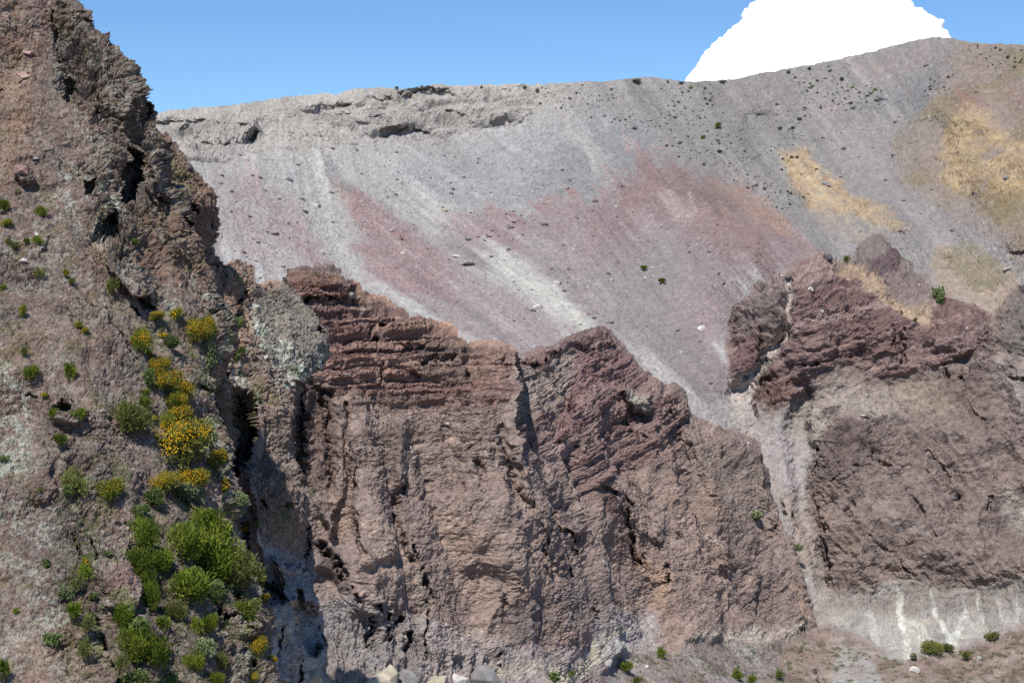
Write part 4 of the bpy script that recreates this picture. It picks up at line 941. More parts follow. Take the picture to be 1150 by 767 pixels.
def lc(*c): return lin(c)
PROTO = {}
def make_proto(kind, var, big):
    key = (kind, var, big)
    if key in PROTO: return PROTO[key]
    r = random.Random(hash((('green', 'olive', 'broom', 'gold', 'herb', 'pale').index(kind), var, big)))
    n = 2600 if big else 420
    sz = .085 if big else .16
    pal = {'green': ((.03, .06, .010), (.25, .30, .035)), 'olive': ((.10, .115, .035), (.24, .25, .07)), 'broom': ((.09, .13, .02), (.22, .25, .04)), 'gold': ((.10, .13, .03), (.24, .23, .05)),
           'herb': ((.075, .11, .03), (.20, .25, .08)), 'pale': ((.15, .19, .09), (.27, .29, .15))}[kind]
    if kind == 'herb' or kind == 'pale': V, Fc, cc, lob = blades(r, int(n * .8), 6 if big else 4, sz * .9, .75, .25, *pal, jitter=.7)
    else: V, Fc, cc, lob = blades(r, n, 9 if big else 5, sz * 1.15, .28, .55, *pal, jitter=.3)
    fol = raw_mesh('foliage', V, Fc, cc, M_LEAF)
    V, Fc, cc = stems(r, lob, 6 if big else 3, .022 if big else .03); stm = raw_mesh('stem', V, Fc, cc, M_BARK)
    flo = None
    if kind in ('broom', 'gold'):
        V = []; Fc = []; cc = []
        for k in range((2000 if kind == 'gold' else 900) if big else (150 if kind == 'gold' else 75)):
            c, R_ = lob[r.randrange(len(lob))]
            if kind == 'broom' and r.random() < .5: c, R_ = lob[1]
            d = Vector((r.gauss(0, 1), r.gauss(0, 1), abs(r.gauss(.3, .9)))).normalized()
            p = c + d * R_ * r.uniform(.7, 1.3); s = (.0135 if big else .05) * r.uniform(.6, 1.3)
            u = d.orthogonal().normalized(); v = d.cross(u); b = len(V); ph = r.random() * 6
            for a in range(5): V.append(p + (u * math.cos(ph + a * 1.2566) + v * math.sin(ph + a * 1.2566)) * s + d * s * .4)
            V.append(p - d * s * .4)
            for a in range(5): Fc.append((b + a, b + (a + 1) % 5, b + 5))
            t = r.random(); cc += [np.array((.66, .34 + .13 * t, .015)) * r.uniform(.75, 1.1)] * 6
        flo = raw_mesh('blossom', V, Fc, np.array(cc), M_FLOWER)
    PROTO[key] = (fol, stm, flo)
    return PROTO[key]

def plant(px, py, w, h, kind, label, var=0, group=None, cat='shrub', name='shrub'):
    p = surf(px, min(py, 830))
    if p is None: return
    k = p[1] / F
    big = w >= 17
    fol, stm, flo = make_proto(kind, var % (4 if big else 3), big)
    root = bpy.data.objects.new(name, None); C.objects.link(root)
    root.empty_display_size = .2
    sink = .10 * h * k
    root.location = (p[0], p[1], p[2] - sink * .4)
    root.scale = (w * k * 1.12, w * k * 1.0, h * k * 1.35); root.rotation_euler = (random.uniform(-.1, .25), random.uniform(-.3, .3), random.uniform(-.9, .9))
    root['label'] = label; root['category'] = cat
    if group: root['group'] = group
    for nm, me in (('foliage', fol), ('stem', stm), ('blossom', flo)):
        if me is None: continue
        o = bpy.data.objects.new(nm, me); C.objects.link(o); o.parent = root
    return root

# ------------------------------------------------------------------ shrubs of the near cliff, each with its own words
NEARPL = [
 (5,240,12,14,'green','round green shrub at the left edge below the brown crag'), (46,243,12,10,'green','small bright green cushion above the row of tiny tufts'), (5,254,11,8,'broom','low yellowish tuft just under the round green shrub at left edge'),
 (20,219,7,6,'pale','tiny pale tuft highest on the bare left slope'), (17,280,10,8,'olive','tiny olive tuft beside a pale stone on the left slope'), (7,273,7,6,'olive','tiniest olive tuft at the left edge of the bare slope'), (30,273,8,6,'green','tiny green tuft left of a pair on the upper slope'), (41,274,11,8,'green','small green tuft right of the tiny tuft on upper slope'),
 (44,313,12,12,'olive','grey green tuft with dry base on mid left slope'), (75,311,7,8,'broom','tiny upright tuft, upper of a close pair on the slope'), (80,319,8,7,'olive','tiny brownish tuft, lower of a close pair on the slope'), (3,325,8,6,'green','tiny green tuft half cut by the left picture edge'),
 (125,331,12,17,'olive','dark olive shrub under the lichen covered outcrop'), (151,274,10,7,'herb','small bright green tuft on top of the lichen covered outcrop'), (26,356,7,13,'broom','narrow yellow green tuft below the left grassy stones'), (87,368,9,8,'broom','tiny yellow green tuft, left of two on the middle slope'), (97,375,8,7,'broom','tiny yellow green tuft, right of two on the middle slope'),
 (36,430,14,18,'green','round green shrub beside the white lichen field'), (77,430,13,18,'green','round green shrub casting a dark shadow, right of its twin'), (60,473,12,12,'green','small green cushion under the dark overhang on the slope'), (90,476,15,16,'green','round green cushion right of the dark overhang'), (68,503,13,14,'green','green cushion lowest of the left slope group'),
 (50,447,7,6,'broom','tiny yellow tuft between two round green shrubs'), (29,400,8,9,'olive','faded olive tuft above the round green shrub'), (141,486,34,34,'olive','large feathery olive shrub left of the golden broom'), (163,460,12,13,'green','small green shrub right of the feathery olive shrub'), (162,445,8,8,'green','tiny green tuft above the small green shrub'), (175,474,7,7,'gold','tiny golden tuft at the left of the broom'),
 (175,362,19,10,'gold','thin pale flowering tuft at the top left of the broom trail'), (198,358,13,11,'broom','small yellow flowering shrub highest of the broom trail'), (217,384,23,22,'gold','orange and dark green broom, left of the bushy pair'), (236,386,17,26,'broom','green broom with yellow tips, right of the bushy pair'), (190,390,18,13,'herb','low grey green bush below the pale flowering tuft'), (185,382,9,9,'gold','small orange broom above the grey green bush'),
 (158,396,21,24,'broom','broom with yellow crown beside the pink rock slab'), (168,404,9,10,'gold','little golden sprig right of the yellow crowned broom'),
 (179,428,22,22,'gold','golden broom at the start of the long flowering trail'), (190,442,25,24,'gold','golden broom second down the long flowering trail'), (205,455,24,24,'gold','bright broom bulging right in the flowering trail'), (192,463,22,20,'broom','greener broom on the left flank of the flowering trail'), (202,482,26,22,'gold','golden broom just above the biggest orange broom'), (190,484,16,18,'broom','green edged broom left above the biggest orange broom'),
 (212,524,50,46,'gold','biggest orange broom in full flower'), (238,505,22,34,'pale','airy pale broom to the right of the flowering trail'), (242,528,20,20,'gold','golden broom spilling right of the biggest orange broom'), (213,552,34,24,'gold','broad golden broom at the foot of the trail'), (186,552,27,20,'gold','golden broom leaning left at the foot of the trail'), (205,562,24,18,'pale','grey green growth under the foot of the broom trail'), (236,415,20,30,'pale','faint grey green shrub beside the pink rock slab'), (168,438,14,22,'herb','dull green bush hiding left of the flowering trail'),
 (87,560,20,30,'olive','tall olive grey shrub alone on the lower left slope'), (77,556,13,11,'herb','pale green herb at the foot of the tall olive grey shrub'), (127,560,27,20,'broom','wide yellow green broom between olive shrub and golden broom'), (171,565,21,15,'herb','blue green herb patch below the golden brooms'), (158,582,17,14,'herb','low blue green herb left below the herb patch'), (150,593,13,9,'herb','pale herb strip on the smooth rock'), (252,556,11,16,'gold','lone golden sprig right of the broom near the cleft'), (268,568,16,13,'pale','pale green shrub hanging over the dark cleft'), (275,600,8,10,'gold','tiny golden sprig high on the cleft edge'),
 (232,600,28,26,'green','dark topped green bush crowning the thicket'), (240,622,30,34,'green','dense green bush on the right shoulder of the thicket'), (232,648,42,40,'green','largest bright green bush in the middle of the thicket'), (202,630,30,40,'green','tall green bush in the left half of the thicket'), (167,622,22,36,'green','upright green bush on the left edge of the thicket'), (184,644,24,26,'green','green bush below the upright bush of the thicket'), (154,640,24,20,'green','yellow green bush over the round pink rock'), (164,660,15,22,'green','narrow green bush right of the round pink rock'),
 (205,676,36,36,'green','broad olive green bush in the lower middle of the thicket'), (221,660,22,22,'herb','blue green leafy bush beside the largest bright green bush'), (170,684,15,28,'green','tall thin green bush hugging the round pink rock'), (275,660,34,34,'olive','grey green bush on the right flank of the thicket'), (262,640,24,26,'olive','dull green bush above the grey green bush'), (296,664,12,22,'gold','upright golden broom at the lip of the cleft'), (300,676,10,10,'gold','small golden broom right under the upright one'),
 (253,704,23,28,'green','round green bush, left of the lower twin bushes'), (274,702,21,26,'green','darker green bush, right of the lower twin bushes'), (234,710,17,20,'green','small bright green bush left of the lower twin bushes'), (198,696,21,19,'olive','olive bush under the broad olive green bush'), (187,710,14,17,'green','small round green bush on bare brown rock'), (222,712,11,18,'green','thin green bush between small round bushes'), (243,678,18,26,'herb','shaded herb bush behind the lower twin bushes'),
 (141,706,17,24,'green','yellow green bush right above the dark fissure'), (147,740,28,34,'green','bright green bush beside the dark fissure'), (175,750,25,32,'green','bright green bush right of the fissure bush'), (160,716,26,22,'herb','leafy green herb filling between fissure bushes'), (160,735,18,16,'herb','small leafy herb low between the fissure bushes'), (218,752,19,18,'green','low green bush near the bottom edge, right of pale rocks'), (248,752,15,20,'olive','brown green bush near the bottom edge'), (240,772,18,18,'green','green bush cut by the bottom edge'), (148,778,36,22,'herb','wide green bush cut by the bottom edge below the fissure bushes'), (185,776,26,16,'herb','spreading herb at the bottom edge'), (134,754,13,18,'olive','small dull bush inside the dark fissure'), (232,735,20,18,'pale','pale leafy herb under the small bright green bush'),
 (4,768,14,26,'green','green bush in the bottom left corner'), (56,726,15,16,'herb','thin herb low on the left slope'), (82,696,15,22,'green','green bush on the lower left gully'), (72,672,16,14,'pale','pale herb above the gully bush'), (98,652,13,17,'green','green sprig under a yellow flower tuft'), (94,638,11,11,'gold','small yellow flower tuft on the lower left slope'), (84,668,11,20,'olive','dry olive bush in the lower left gully'), (96,712,14,20,'olive','drab bush low in the lower left gully'), (105,672,11,8,'herb','flat green herb right of the gully'), (50,636,10,10,'herb','small herb beside the lower lichen patch'), (16,688,6,6,'green','tiny dark green dot of a bush on bare rock at far left'), (124,624,12,6,'herb','flat green cushion above the round pink rock'), (46,554,5,8,'olive','tiny sprig left of the tall olive grey shrub'),
 (295,734,16,18,'gold','golden broom in the dark cleft near the bottom'), (303,710,8,15,'gold','narrow golden broom clinging above the lowest cleft broom'), (306,746,9,9,'gold','tiny golden broom right of the cleft broom'), (283,765,16,10,'gold','golden broom at the bottom edge of the cleft'), (5,518,12,8,'herb','thin herb at the left edge, lower slope'), (70,502,0,0,'green',''),
 (100,745,12,26,'olive','tall dry grass bush on the wall of the fissure'), (280,690,14,18,'olive','dull bush tucked behind the golden cleft broom'), (178,176,7,6,'gold','single yellow flower tuft high on the brown cliff edge'), (223,249,10,10,'herb','lone green tuft on the edge of the brown knob'), (268,370,9,14,'herb','green tuft on the buttress beside pale lichen'), (262,405,10,14,'herb','green tuft lower on the buttress lichen'), (271,398,8,10,'herb','small green tuft left of the buttress cleft'), (326,571,9,7,'herb','tiny green tuft on the lower buttress'), (288,590,7,6,'herb','tiniest green tuft beside the dark cleft base'), (365,592,7,6,'herb','tiny green tuft on the brown ridge foot'), (404,378,6,6,'herb','tiny green tuft on the dark red lava beds'), (409,374,0,0,'olive',''),
 (744,740,10,12,'green','dark green shrub, left of those under the ridge'), (701,754,13,12,'green','bright green shrub on pale rocks under the ridge'), (622,764,14,10,'herb','green shrub on pale sand at the bottom edge'), (829,764,13,11,'green','green shrub on the rubble shelf, left of two'), (846,768,9,10,'green','green shrub on the rubble shelf, right of two'), (712,767,10,9,'olive','small olive shrub under the bright green shrub'), (875,762,10,10,'olive','small dull shrub on the rubble shelf'), (849,584,15,10,'pale','pale green patch of a shrub on the right end of the ridge'), (894,619,10,10,'pale','pale shrub in the dusty gully'), (639,758,8,7,'herb','tiny herb right of the shrub on pale sand'),
 (1058,343,12,20,'herb','bright green shrub in the saddle of the banded crag'), (1028,362,5,5,'olive','tiny green tuft left of the saddle shrub'), (951,296,8,8,'olive','olive tuft on the tan saddle behind the dark boulder'), (722,303,7,5,'green','tiny green bush on the mauve scree, left of two'), (743,319,8,6,'green','small green bush on the mauve scree, right of two'), (806,144,8,6,'olive','brightest olive bush on the upper grey scree'), (787,156,6,4,'olive','small olive bush left below the brightest one on grey scree'), (806,143,0,0,'green',''),
 (1045,731,26,9,'olive','low olive bush along the foot of the pale lava wall'), (1062,730,18,8,'olive','low bush joining the olive bush at the pale wall'), (1115,718,15,9,'olive','small bush at the foot of the streaked pale wall'), (1086,740,12,9,'olive','dull bush on brown rubble under the pale wall'), (1027,741,9,8,'pale','whitish tuft at the left foot of the pale wall'),
]
for i, (x, y, w, h, kd, lb) in enumerate(NEARPL):
    if w: tk = 1.15 if (138 < x < 300 and y > 595 and w > 14) else 1.12 if x < 320 else 1; plant(x, y, w * tk, h, kd, lb, i)

# countless thin moss, herbs and dry grass of the thicket slope: one object
def ground_cover():
    r = random.Random(3); V = []; Fc = []; cc = []
    zones = [([(150,590),(260,590),(300,680),(290,767),(130,767),(120,700),(165,680)], 1300), ([(160,350),(245,370),(250,420),(240,545),(175,570),(170,440)], 420), ([(60,545),(110,560),(120,700),(110,767),(70,767),(60,680)], 260), ([(0,200),(110,250),(130,340),(100,520),(0,520)], 70), ([(165,145),(205,180),(235,240),(200,230)], 90), ([(690,738),(850,724),(905,718),(960,728),(1010,742),(1085,728),(1150,706),(1150,767),(690,767)], 380), ([(240,330),(290,420),(285,500),(250,460)], 60)]
    for poly_, n in zones:
        p = np.array(poly_, float); x0, y0 = p.min(0); x1, y1 = p.max(0); c = 0
        while c < n:
            x, y = r.uniform(x0, x1), r.uniform(y0, y1)
            if poly(np.array([[x]]), np.array([[y]]), poly_, .5)[0, 0] < .5: c += .2; continue
            c += 1; q = surf(x, y)
            if q is None: continue
            k = q[1] / F; s = r.uniform(1.2, 3.4) * k; t = r.random()
            base = np.array((.09, .14, .04)) * (1 - t) + np.array((.20, .21, .10)) * t
            if r.random() < .15: base = np.array((.24, .20, .12))
            for m in range(16):
                a = Vector((r.gauss(0, .6), r.gauss(0, .6), 1)).normalized(); o = Vector(q) + Vector((r.gauss(0, s * .6), r.gauss(0, s * .6), r.uniform(-.1, .35) * s)); u = a.cross(Vector((r.gauss(0, 1), r.gauss(0, 1), .2))).normalized() * .5 * k
                b = len(V); V += [o - u, o + u, o + a * s * r.uniform(.5, 1)]; Fc.append((b, b + 1, b + 2)); cc += [base * r.uniform(.7, 1.2)] * 3
    me = raw_mesh('ground_cover', V, Fc, np.array(cc), M_LEAF)
    o = bpy.data.objects.new('ground_cover', me); C.objects.link(o); o['kind'] = 'stuff'; o['label'] = 'thin moss, herbs and dry grass scattered over the rock'; o['category'] = 'ground cover'
ground_cover()

# ------------------------------------------------------------------ boulders
def stone_mesh(seed, c, fine=True, flat=.75):
    r = random.Random(seed); bm = bmesh.new()
    for k in range(15 if fine else 12):
        d = Vector((r.gauss(0, 1), r.gauss(0, 1), r.gauss(0, 1))).normalized(); q = r.uniform(.85, 1.1)
        bm.verts.new((d.x * .5 * q, d.y * .45 * q, (d.z * .5 * q + .32) * flat))
    h = bmesh.ops.convex_hull(bm, input=bm.verts)
    bmesh.ops.delete(bm, geom=[v for v in bm.verts if not v.link_faces], context='VERTS')
    if fine:
        bmesh.ops.bevel(bm, geom=list(bm.edges), offset=.012, segments=1, affect='EDGES')
        bmesh.ops.triangulate(bm, faces=bm.faces); bmesh.ops.subdivide_edges(bm, edges=bm.edges, cuts=2, use_grid_fill=True)
        for v in bm.verts:
            w = Vector(v.co) * 6 + Vector((seed, 0, 0)); nz = math.sin(w.x * 1.7 + w.y) * math.cos(w.y * 2.1 + w.z) * .5 + math.sin(w.z * 3.1 - w.x * 2) * .3
            v.co += v.co.normalized() * nz * .012
    me = bpy.data.meshes.new('boulder'); bm.to_mesh(me); bm.free()
    ca = me.attributes.new('Col', 'FLOAT_COLOR', 'POINT')
    ca.data.foreach_set('color', np.tile(np.append(np.array(c), 1.), len(me.vertices)).astype(np.float32)); me.materials.append(M_STONE)
    return me
SC = {'dark': lc(104,96,96), 'pale': lc(196,190,184), 'red': lc(140,112,108), 'cream': lc(178,166,146), 'pink': lc(172,144,132), 'grey': lc(142,138,136), 'white': lc(208,202,194)}
def place_stone(px, py, w, h, me, label, group=None, name='boulder', cat='boulder', rz=None, tilt=0):
    p = surf(px, py)
    if p is None: return
    k = p[1] / F
    o = bpy.data.objects.new(name, me); C.objects.link(o)
    o.location = (p[0], p[1] + .1 * w * k, p[2] - .28 * h * k); o.scale = (w * k * 1.05, w * k * .9, h * k * 1.25); o.rotation_euler = (0, tilt, random.uniform(-.4, .4) if rz is None else rz)
    o['label'] = label; o['category'] = cat
    if group: o['group'] = group
    return o
STONES = [
 (527,296,15,7,'dark','long dark boulder on the pale scree streak'), (526,269,8,6,'dark','small dark boulder above the long dark boulder'), (610,252,10,6,'dark','dark boulder on the mauve scree, right of a short row'), (598,245,7,4,'pale','pale stone left above the dark boulder of the short row'), (577,249,7,4,'grey','grey stone in the middle of the short row'), (572,254,9,3,'dark','flat dark slab in the short row of stones'), (577,237,5,3,'dark','small dark stone above the flat slab'), (550,265,7,4,'dark','dark stone on the edge between pale streak and mauve scree'), (667,226,8,5,'dark','dark boulder with grey back high on the red band'),
 (499,236,8,5,'cream','cream boulder at the top of the pale streak'), (512,288,9,6,'pale','pale boulder left of the long dark boulder'), (627,318,10,8,'pale','white boulder with dark foot right of the pale streak'), (603,345,15,10,'pale','large pale boulder low in the pale streak'), (598,348,7,4,'dark','dark stone leaning on the large pale boulder'), (787,369,11,8,'pale','pale grey boulder at the bottom of the mauve scree'), (761,371,6,4,'dark','dark stone left of the pale grey boulder'), (683,361,10,5,'dark','dark slab just above the ridge crest'), (797,430,8,4,'dark','dark stone low in the scree funnel'), (742,317,4,3,'white','tiny white stone beside a green bush on mauve scree'), (733,299,6,3,'white','small white slab on the mauve scree'), (725,311,5,3,'pale','pale stone between two green bushes of the scree'), (797,283,6,4,'dark','dark round stone on the red spur'), (692,244,5,3,'dark','small dark stone under the red band'),
 (363,219,9,6,'pale','pale boulder at the top of the left pale streak'), (371,216,6,4,'dark','dark stone right of the upper pale boulder'), (338,223,10,4,'cream','flat cream slab on the left scree'), (354,230,11,7,'pale','broad pale boulder under the flat cream slab'), (342,237,8,4,'dark','dark stone below the flat cream slab'), (359,284,11,13,'pale','tall pale boulder low in the left pale streak'), (354,262,8,8,'pale','pale boulder above the tall pale boulder'), (323,201,9,6,'dark','dark boulder high on the left grey scree'), (309,262,10,5,'red','reddish boulder on the left pink scree'), (445,218,6,3,'dark','dark stone at the head of the pale streak'), (438,258,6,4,'pale','pale stone on the red scree wedge'), (282,268,6,5,'red','small reddish stone at far left of the scree'), (273,283,6,4,'red','reddish stone lowest on the far left scree'), (260,237,5,3,'dark','dark stone at the far left of the scree'), (269,173,5,4,'dark','dark stone under the left rim ledge'), (450,268,5,4,'dark','dark stone on the red scree wedge'),
 (910,99,6,5,'dark','dark block upper on the right grey scree'), (904,121,6,4,'dark','dark block lower on the right grey scree'), (990,112,11,6,'dark','largest dark block on the dark grey band'), (985,113,6,4,'dark','small dark block touching the largest one'), (1039,74,6,4,'dark','dark stone just under the summit'), (1096,104,5,4,'dark','dark stone on the brown right shoulder'), (1006,137,6,4,'dark','dark stone below the dark grey band'), (966,145,5,3,'pale','pale stone, left of two under the dark band'), (985,145,5,3,'pale','pale stone, right of two under the dark band'), (946,166,6,4,'dark','dark stone above the yellow outcrop'), (1092,218,6,4,'dark','dark stone at the foot of the large yellow patch'), (926,206,10,6,'grey','grey block in the yellow outcrop'), (930,209,8,4,'dark','dark block under the grey block of the yellow outcrop'), (873,117,5,4,'dark','dark stone between shrubs of the grey scree'), (1015,225,6,3,'dark','dark slab in the scree right of the yellow outcrop'), (1128,201,9,8,'grey','grey block on the large yellow patch'),
 (1032,319,7,5,'white','white stone on the grey knob of the crag'), (1131,302,15,7,'white','white slab on the right of the crag'), (1086,368,5,4,'pale','pale stone on the right banded face'), (921,350,7,6,'pale','pale leaning stone in the left banded face'), (974,469,11,6,'dark','dark boulder on the dusty ledge of the crag'), (968,467,7,5,'pale','pale stone left of the dark boulder on the dusty ledge'), (1068,259,6,3,'dark','dark slab high in the right channel'), (1077,264,7,4,'grey','grey slab right of the dark slab in the channel'), (928,291,11,12,'dark','dark boulder perched on the left shoulder of the crag'), (911,324,6,6,'pale','pale stone beside the light chute'),
 (507,494,23,14,'pink','pink boulder set in the brown ridge face'), (274,308,9,8,'dark','dark knob of rock on the tan saddle'), (212,189,11,9,'dark','dark boulder on the brown knob behind the cliff'), (394,331,10,10,'grey','grey block at the shoulder of the red lava beds'), (502,476,5,4,'pale','small pale stone above the pink boulder'), (545,505,5,4,'white','small white stone in the brown ridge face'), (390,422,7,5,'grey','grey stone in the middle of the brown ridge'),
 (426,772,42,40,'cream','large cream boulder at the foot of the ridge'), (452,772,32,40,'grey','grey boulder leaning on the large cream boulder'), (488,772,34,30,'cream','cream grey boulder right of the leaning grey one'), (513,768,24,28,'white','whitish boulder among the foot boulders'), (540,770,36,42,'grey','rugged grey rock right of the foot boulders'), (352,770,24,30,'cream','pale block at the foot of the buttress'), (318,770,26,26,'grey','grey block in the cleft foot'),
 (40,262,7,5,'pale','pale stone on the upper left slope'), (24,292,9,7,'pale','round pale stone above the small olive tuft'), (30,60,14,8,'pink','pale pink stone high on the near cliff'), (26,84,16,9,'pink','tan slab with a dark crack high on the cliff'), (23,192,22,14,'red','rounded lichen grey boulder on the upper left slope'), (39,180,10,8,'grey','smaller grey boulder touching the rounded one'), (462,0,0,0,'grey',''), (1100,737,9,7,'pale','pale block under the streaked wall'), (1026,752,12,12,'white','white block below the pale wall'), (725,747,6,5,'white','small white stone right of the dark green shrub'), (840,498,8,4,'white','white stone at the right shoulder of the ridge'), (683,745,14,10,'white','white block on the pale rocks below the ridge'), (655,533,13,7,'white','whitish stone cluster rock on the middle ridge'), (662,470,10,7,'grey','grey block on the tilted beds'),
]
SM = {}
def smesh(c, v, fine):
    key = (c, v, fine)
    if key not in SM: SM[key] = stone_mesh(abs(hash(('dark', 'pale', 'red', 'cream', 'pink', 'grey', 'white').index(c) * 31 + v)) + 5, SC[c] * (.75 if c != 'dark' else .8), fine)
    return SM[key]
for i, (x, y, w, h, c, lb) in enumerate(STONES):
    if w: place_stone(x, min(y, 829), w * 1.1, h * (1.35 if y > 760 else 1.1), smesh(c, i % 5, w > 13), lb, tilt=random.uniform(-.25, .25))

def scatter(n, zones, fn, seed, mind=4):
    r = random.Random(seed); pts = []
    zones = [(z, w * 1.) for z, w in zones]; tot = sum(z[1] for z in zones); guard = 0
    while len(pts) < n and guard < 60000:
        guard += 1; t = r.uniform(0, tot)
        for z, w in zones:
            t -= w
            if t <= 0: break
        p = np.array(z, float); x = r.uniform(p[:, 0].min(), p[:, 0].max()); y = r.uniform(p[:, 1].min(), p[:, 1].max())
        if poly(np.array([[x]]), np.array([[y]]), z, .5)[0, 0] < .5: continue
        if any(abs(x - a) < mind and abs(y - b) < mind * .7 for a, b in pts): continue
        pts.append((x, y)); fn(r, x, y)

# loose stones of the scree
def a_stone(r, x, y):
    w = r.choice((2.4, 2.8, 3.2, 3.8, 4.6, 6.)); c = 'dark' if r.random() < .72 else ('pale' if r.random() < .6 else 'red')
    lb = {'dark': 'small dark stone loose on the scree', 'pale': 'small pale stone loose on the scree', 'red': 'small reddish stone loose on the scree'}[c]
    place_stone(x, y, w, w * r.uniform(.55, .9), smesh(c, r.randrange(5), False), lb, 'loose stones on the scree', name='stone', cat='stone')
scatter(290, [([(235,175),(330,165),(420,300),(300,320),(240,270)], 3), ([(330,165),(480,165),(700,370),(620,370),(440,330)], 6), ([(480,170),(700,200),(760,300),(640,330),(560,260)], 5), ([(700,190),(930,290),(820,340),(820,430),(700,360)], 4), ([(860,160),(1000,100),(1080,290),(960,280)], 3), ([(640,340),(830,440),(850,490),(760,440)], 1.3)], a_stone, 11, 6)

# dark dots of shrubs on the upper scree
def dot_mesh(seed, c1, c2):
    r = random.Random(seed); V, Fc, cc, lob = blades(r, 70, 3, .42, .6, .3, c1, c2, jitter=.6)
    return raw_mesh('shrub', V, Fc, cc, M_LEAF)
DOTS = [dot_mesh(1, (.17, .18, .12), (.28, .29, .19)), dot_mesh(2, (.18, .18, .15), (.30, .30, .23)), dot_mesh(3, (.16, .20, .08), (.28, .32, .13)), dot_mesh(4, (.13, .13, .11), (.21, .21, .17))]
REST = []
NDOT = [0]; NSH = [0]
def a_dot(r, x, y):
    p = surf(x, y)
    if p is None: return
    if float(fbm(np.array([[p]]), 22, 3, 520)[0, 0]) + .25 * r.random() < -.05: return
    k = p[1] / F; w = .85 * min(5.2, 1.5 + r.expovariate(1.1))
    i = r.choice((0, 0, 1, 1, 2, 3)); NDOT[0] += 1
    if NDOT[0] > 460: return
    if w < 2.0 or NSH[0] >= 155: REST.append((p, w * k, i)); return
    NSH[0] += 1; w *= k; o = bpy.data.objects.new('shrub', DOTS[i]); C.objects.link(o)
    o.location = (p[0], p[1], p[2] - .2 * w); o.scale = (w * 1.1, w, w * .75); o.rotation_euler = (0, 0, r.uniform(0, 6.2))
    o['label'] = 'tiny olive green shrub dotted on the upper grey scree' if i == 2 else 'tiny dark shrub dotted on the upper grey scree'; o['category'] = 'shrub'; o['group'] = 'tiny shrubs dotted over the upper scree'
scatter(900, [([(660,98),(760,92),(900,80),(960,70),(940,110),(900,140),(880,170),(820,190),(760,170),(700,140)], 9), ([(740,170),(820,180),(900,210),(880,240),(800,190)], 3), ([(940,95),(1000,90),(990,120),(930,130)], 1.5), ([(560,98),(660,96),(700,140),(640,130)], 1), ([(1080,50),(1150,55),(1150,80),(1100,75)], 1.2), ([(880,170),(930,180),(900,230),(870,200)], 1), ([(1040,90),(1075,80),(1060,130),(1030,120)], .8)], a_dot, 12, 3.2)
def rest_dots():
    V = []; Fc = []; cc = []; r = random.Random(8)
    for p, w, i in REST:
        t = r.random(); base = np.array((.09, .095, .055)) * (1 - t) + np.array((.17, .18, .09)) * t
        for m in range(40):
            d = Vector((r.gauss(0, .3), r.gauss(0, .3), abs(r.gauss(0, .25)))); o = Vector(p) + d * w; a = Vector((r.gauss(0, 1), r.gauss(0, 1), r.gauss(.6, 1))).normalized(); u = a.orthogonal().normalized() * w * .16
            b = len(V); V += [o - u, o + u, o + a * w * .4]; Fc.append((b, b + 1, b + 2)); cc += [base * r.uniform(.7, 1.2)] * 3
    me = raw_mesh('distant_shrubs', V, Fc, np.array(cc), M_LEAF); o = bpy.data.objects.new('distant_shrubs', me); C.objects.link(o); o['kind'] = 'stuff'; o['label'] = 'the smallest shrub specks scattered over the upper scree'; o['category'] = 'shrubs'
rest_dots()
# plants on the skyline
for i, (x, y, w, h, lb) in enumerate([(716,90,8,4,'dark low shrub on the skyline at the middle of the rim'), (540,97,3,3,'tiny shrub on the skyline, left of a pair near the middle'), (590,96,4,3,'tiny shrub on the skyline, right of a pair near the middle'), (444,98,4,3,'tiny shrub on the skyline above the dark ledges'), (474,97,3,3,'tiny shrub on the skyline right above the dark ledges'), (765,92,5,3,'tiny shrub on the skyline at the left foot of the cloud'), (812,91,5,3,'tiny shrub on the skyline under the left of the cloud'), (909,76,4,3,'tiny shrub on the skyline under the middle of the cloud'), (884,80,4,3,'tiny shrub on the skyline left of the cloud middle')]):
    p = surf(x, y + 2)
    if p is None: continue
    k = p[1] / F; o = bpy.data.objects.new('shrub', DOTS[i % 2]); C.objects.link(o); o.location = p; o.scale = (w * k, w * k, h * k); o['label'] = lb; o['category'] = 'shrub'

# ------------------------------------------------------------------ survey marker on the summit
def marker():
    p = surf(1055.5, 46)
    root = bpy.data.objects.new('marker_post', None); C.objects.link(root); root.location = (p[0], p[1] + 1, p[2] + .2); root['label'] = 'thin weathered double post standing on the summit of the rim'; root['category'] = 'marker post'
    def box(nm, x, y, z, sx, sy, sz):
        bm = bmesh.new(); bmesh.ops.create_cube(bm, size=1); bmesh.ops.scale(bm, vec=(sx, sy, sz), verts=bm.verts); bmesh.ops.bevel(bm, geom=list(bm.edges), offset=.02, segments=1, affect='EDGES'); bmesh.ops.translate(bm, vec=(x, y, z), verts=bm.verts)
        me = bpy.data.meshes.new(nm); bm.to_mesh(me); bm.free(); ca = me.attributes.new('Col', 'FLOAT_COLOR', 'POINT'); ca.data.foreach_set('color', np.tile([.22, .2, .19, 1.], len(me.vertices)).astype(np.float32)); me.materials.append(M_POST)
        o = bpy.data.objects.new(nm, me); C.objects.link(o); o.parent = root
    box('post', -.33, 0, 1.0, .22, .22, 2.8); box('post', .33, 0, .8, .22, .22, 2.4); box('crosspiece', 0, 0, 1.3, .42, .14, .2); box('footing', 0, 0, -.35, 1.3, .9, .6)
marker()

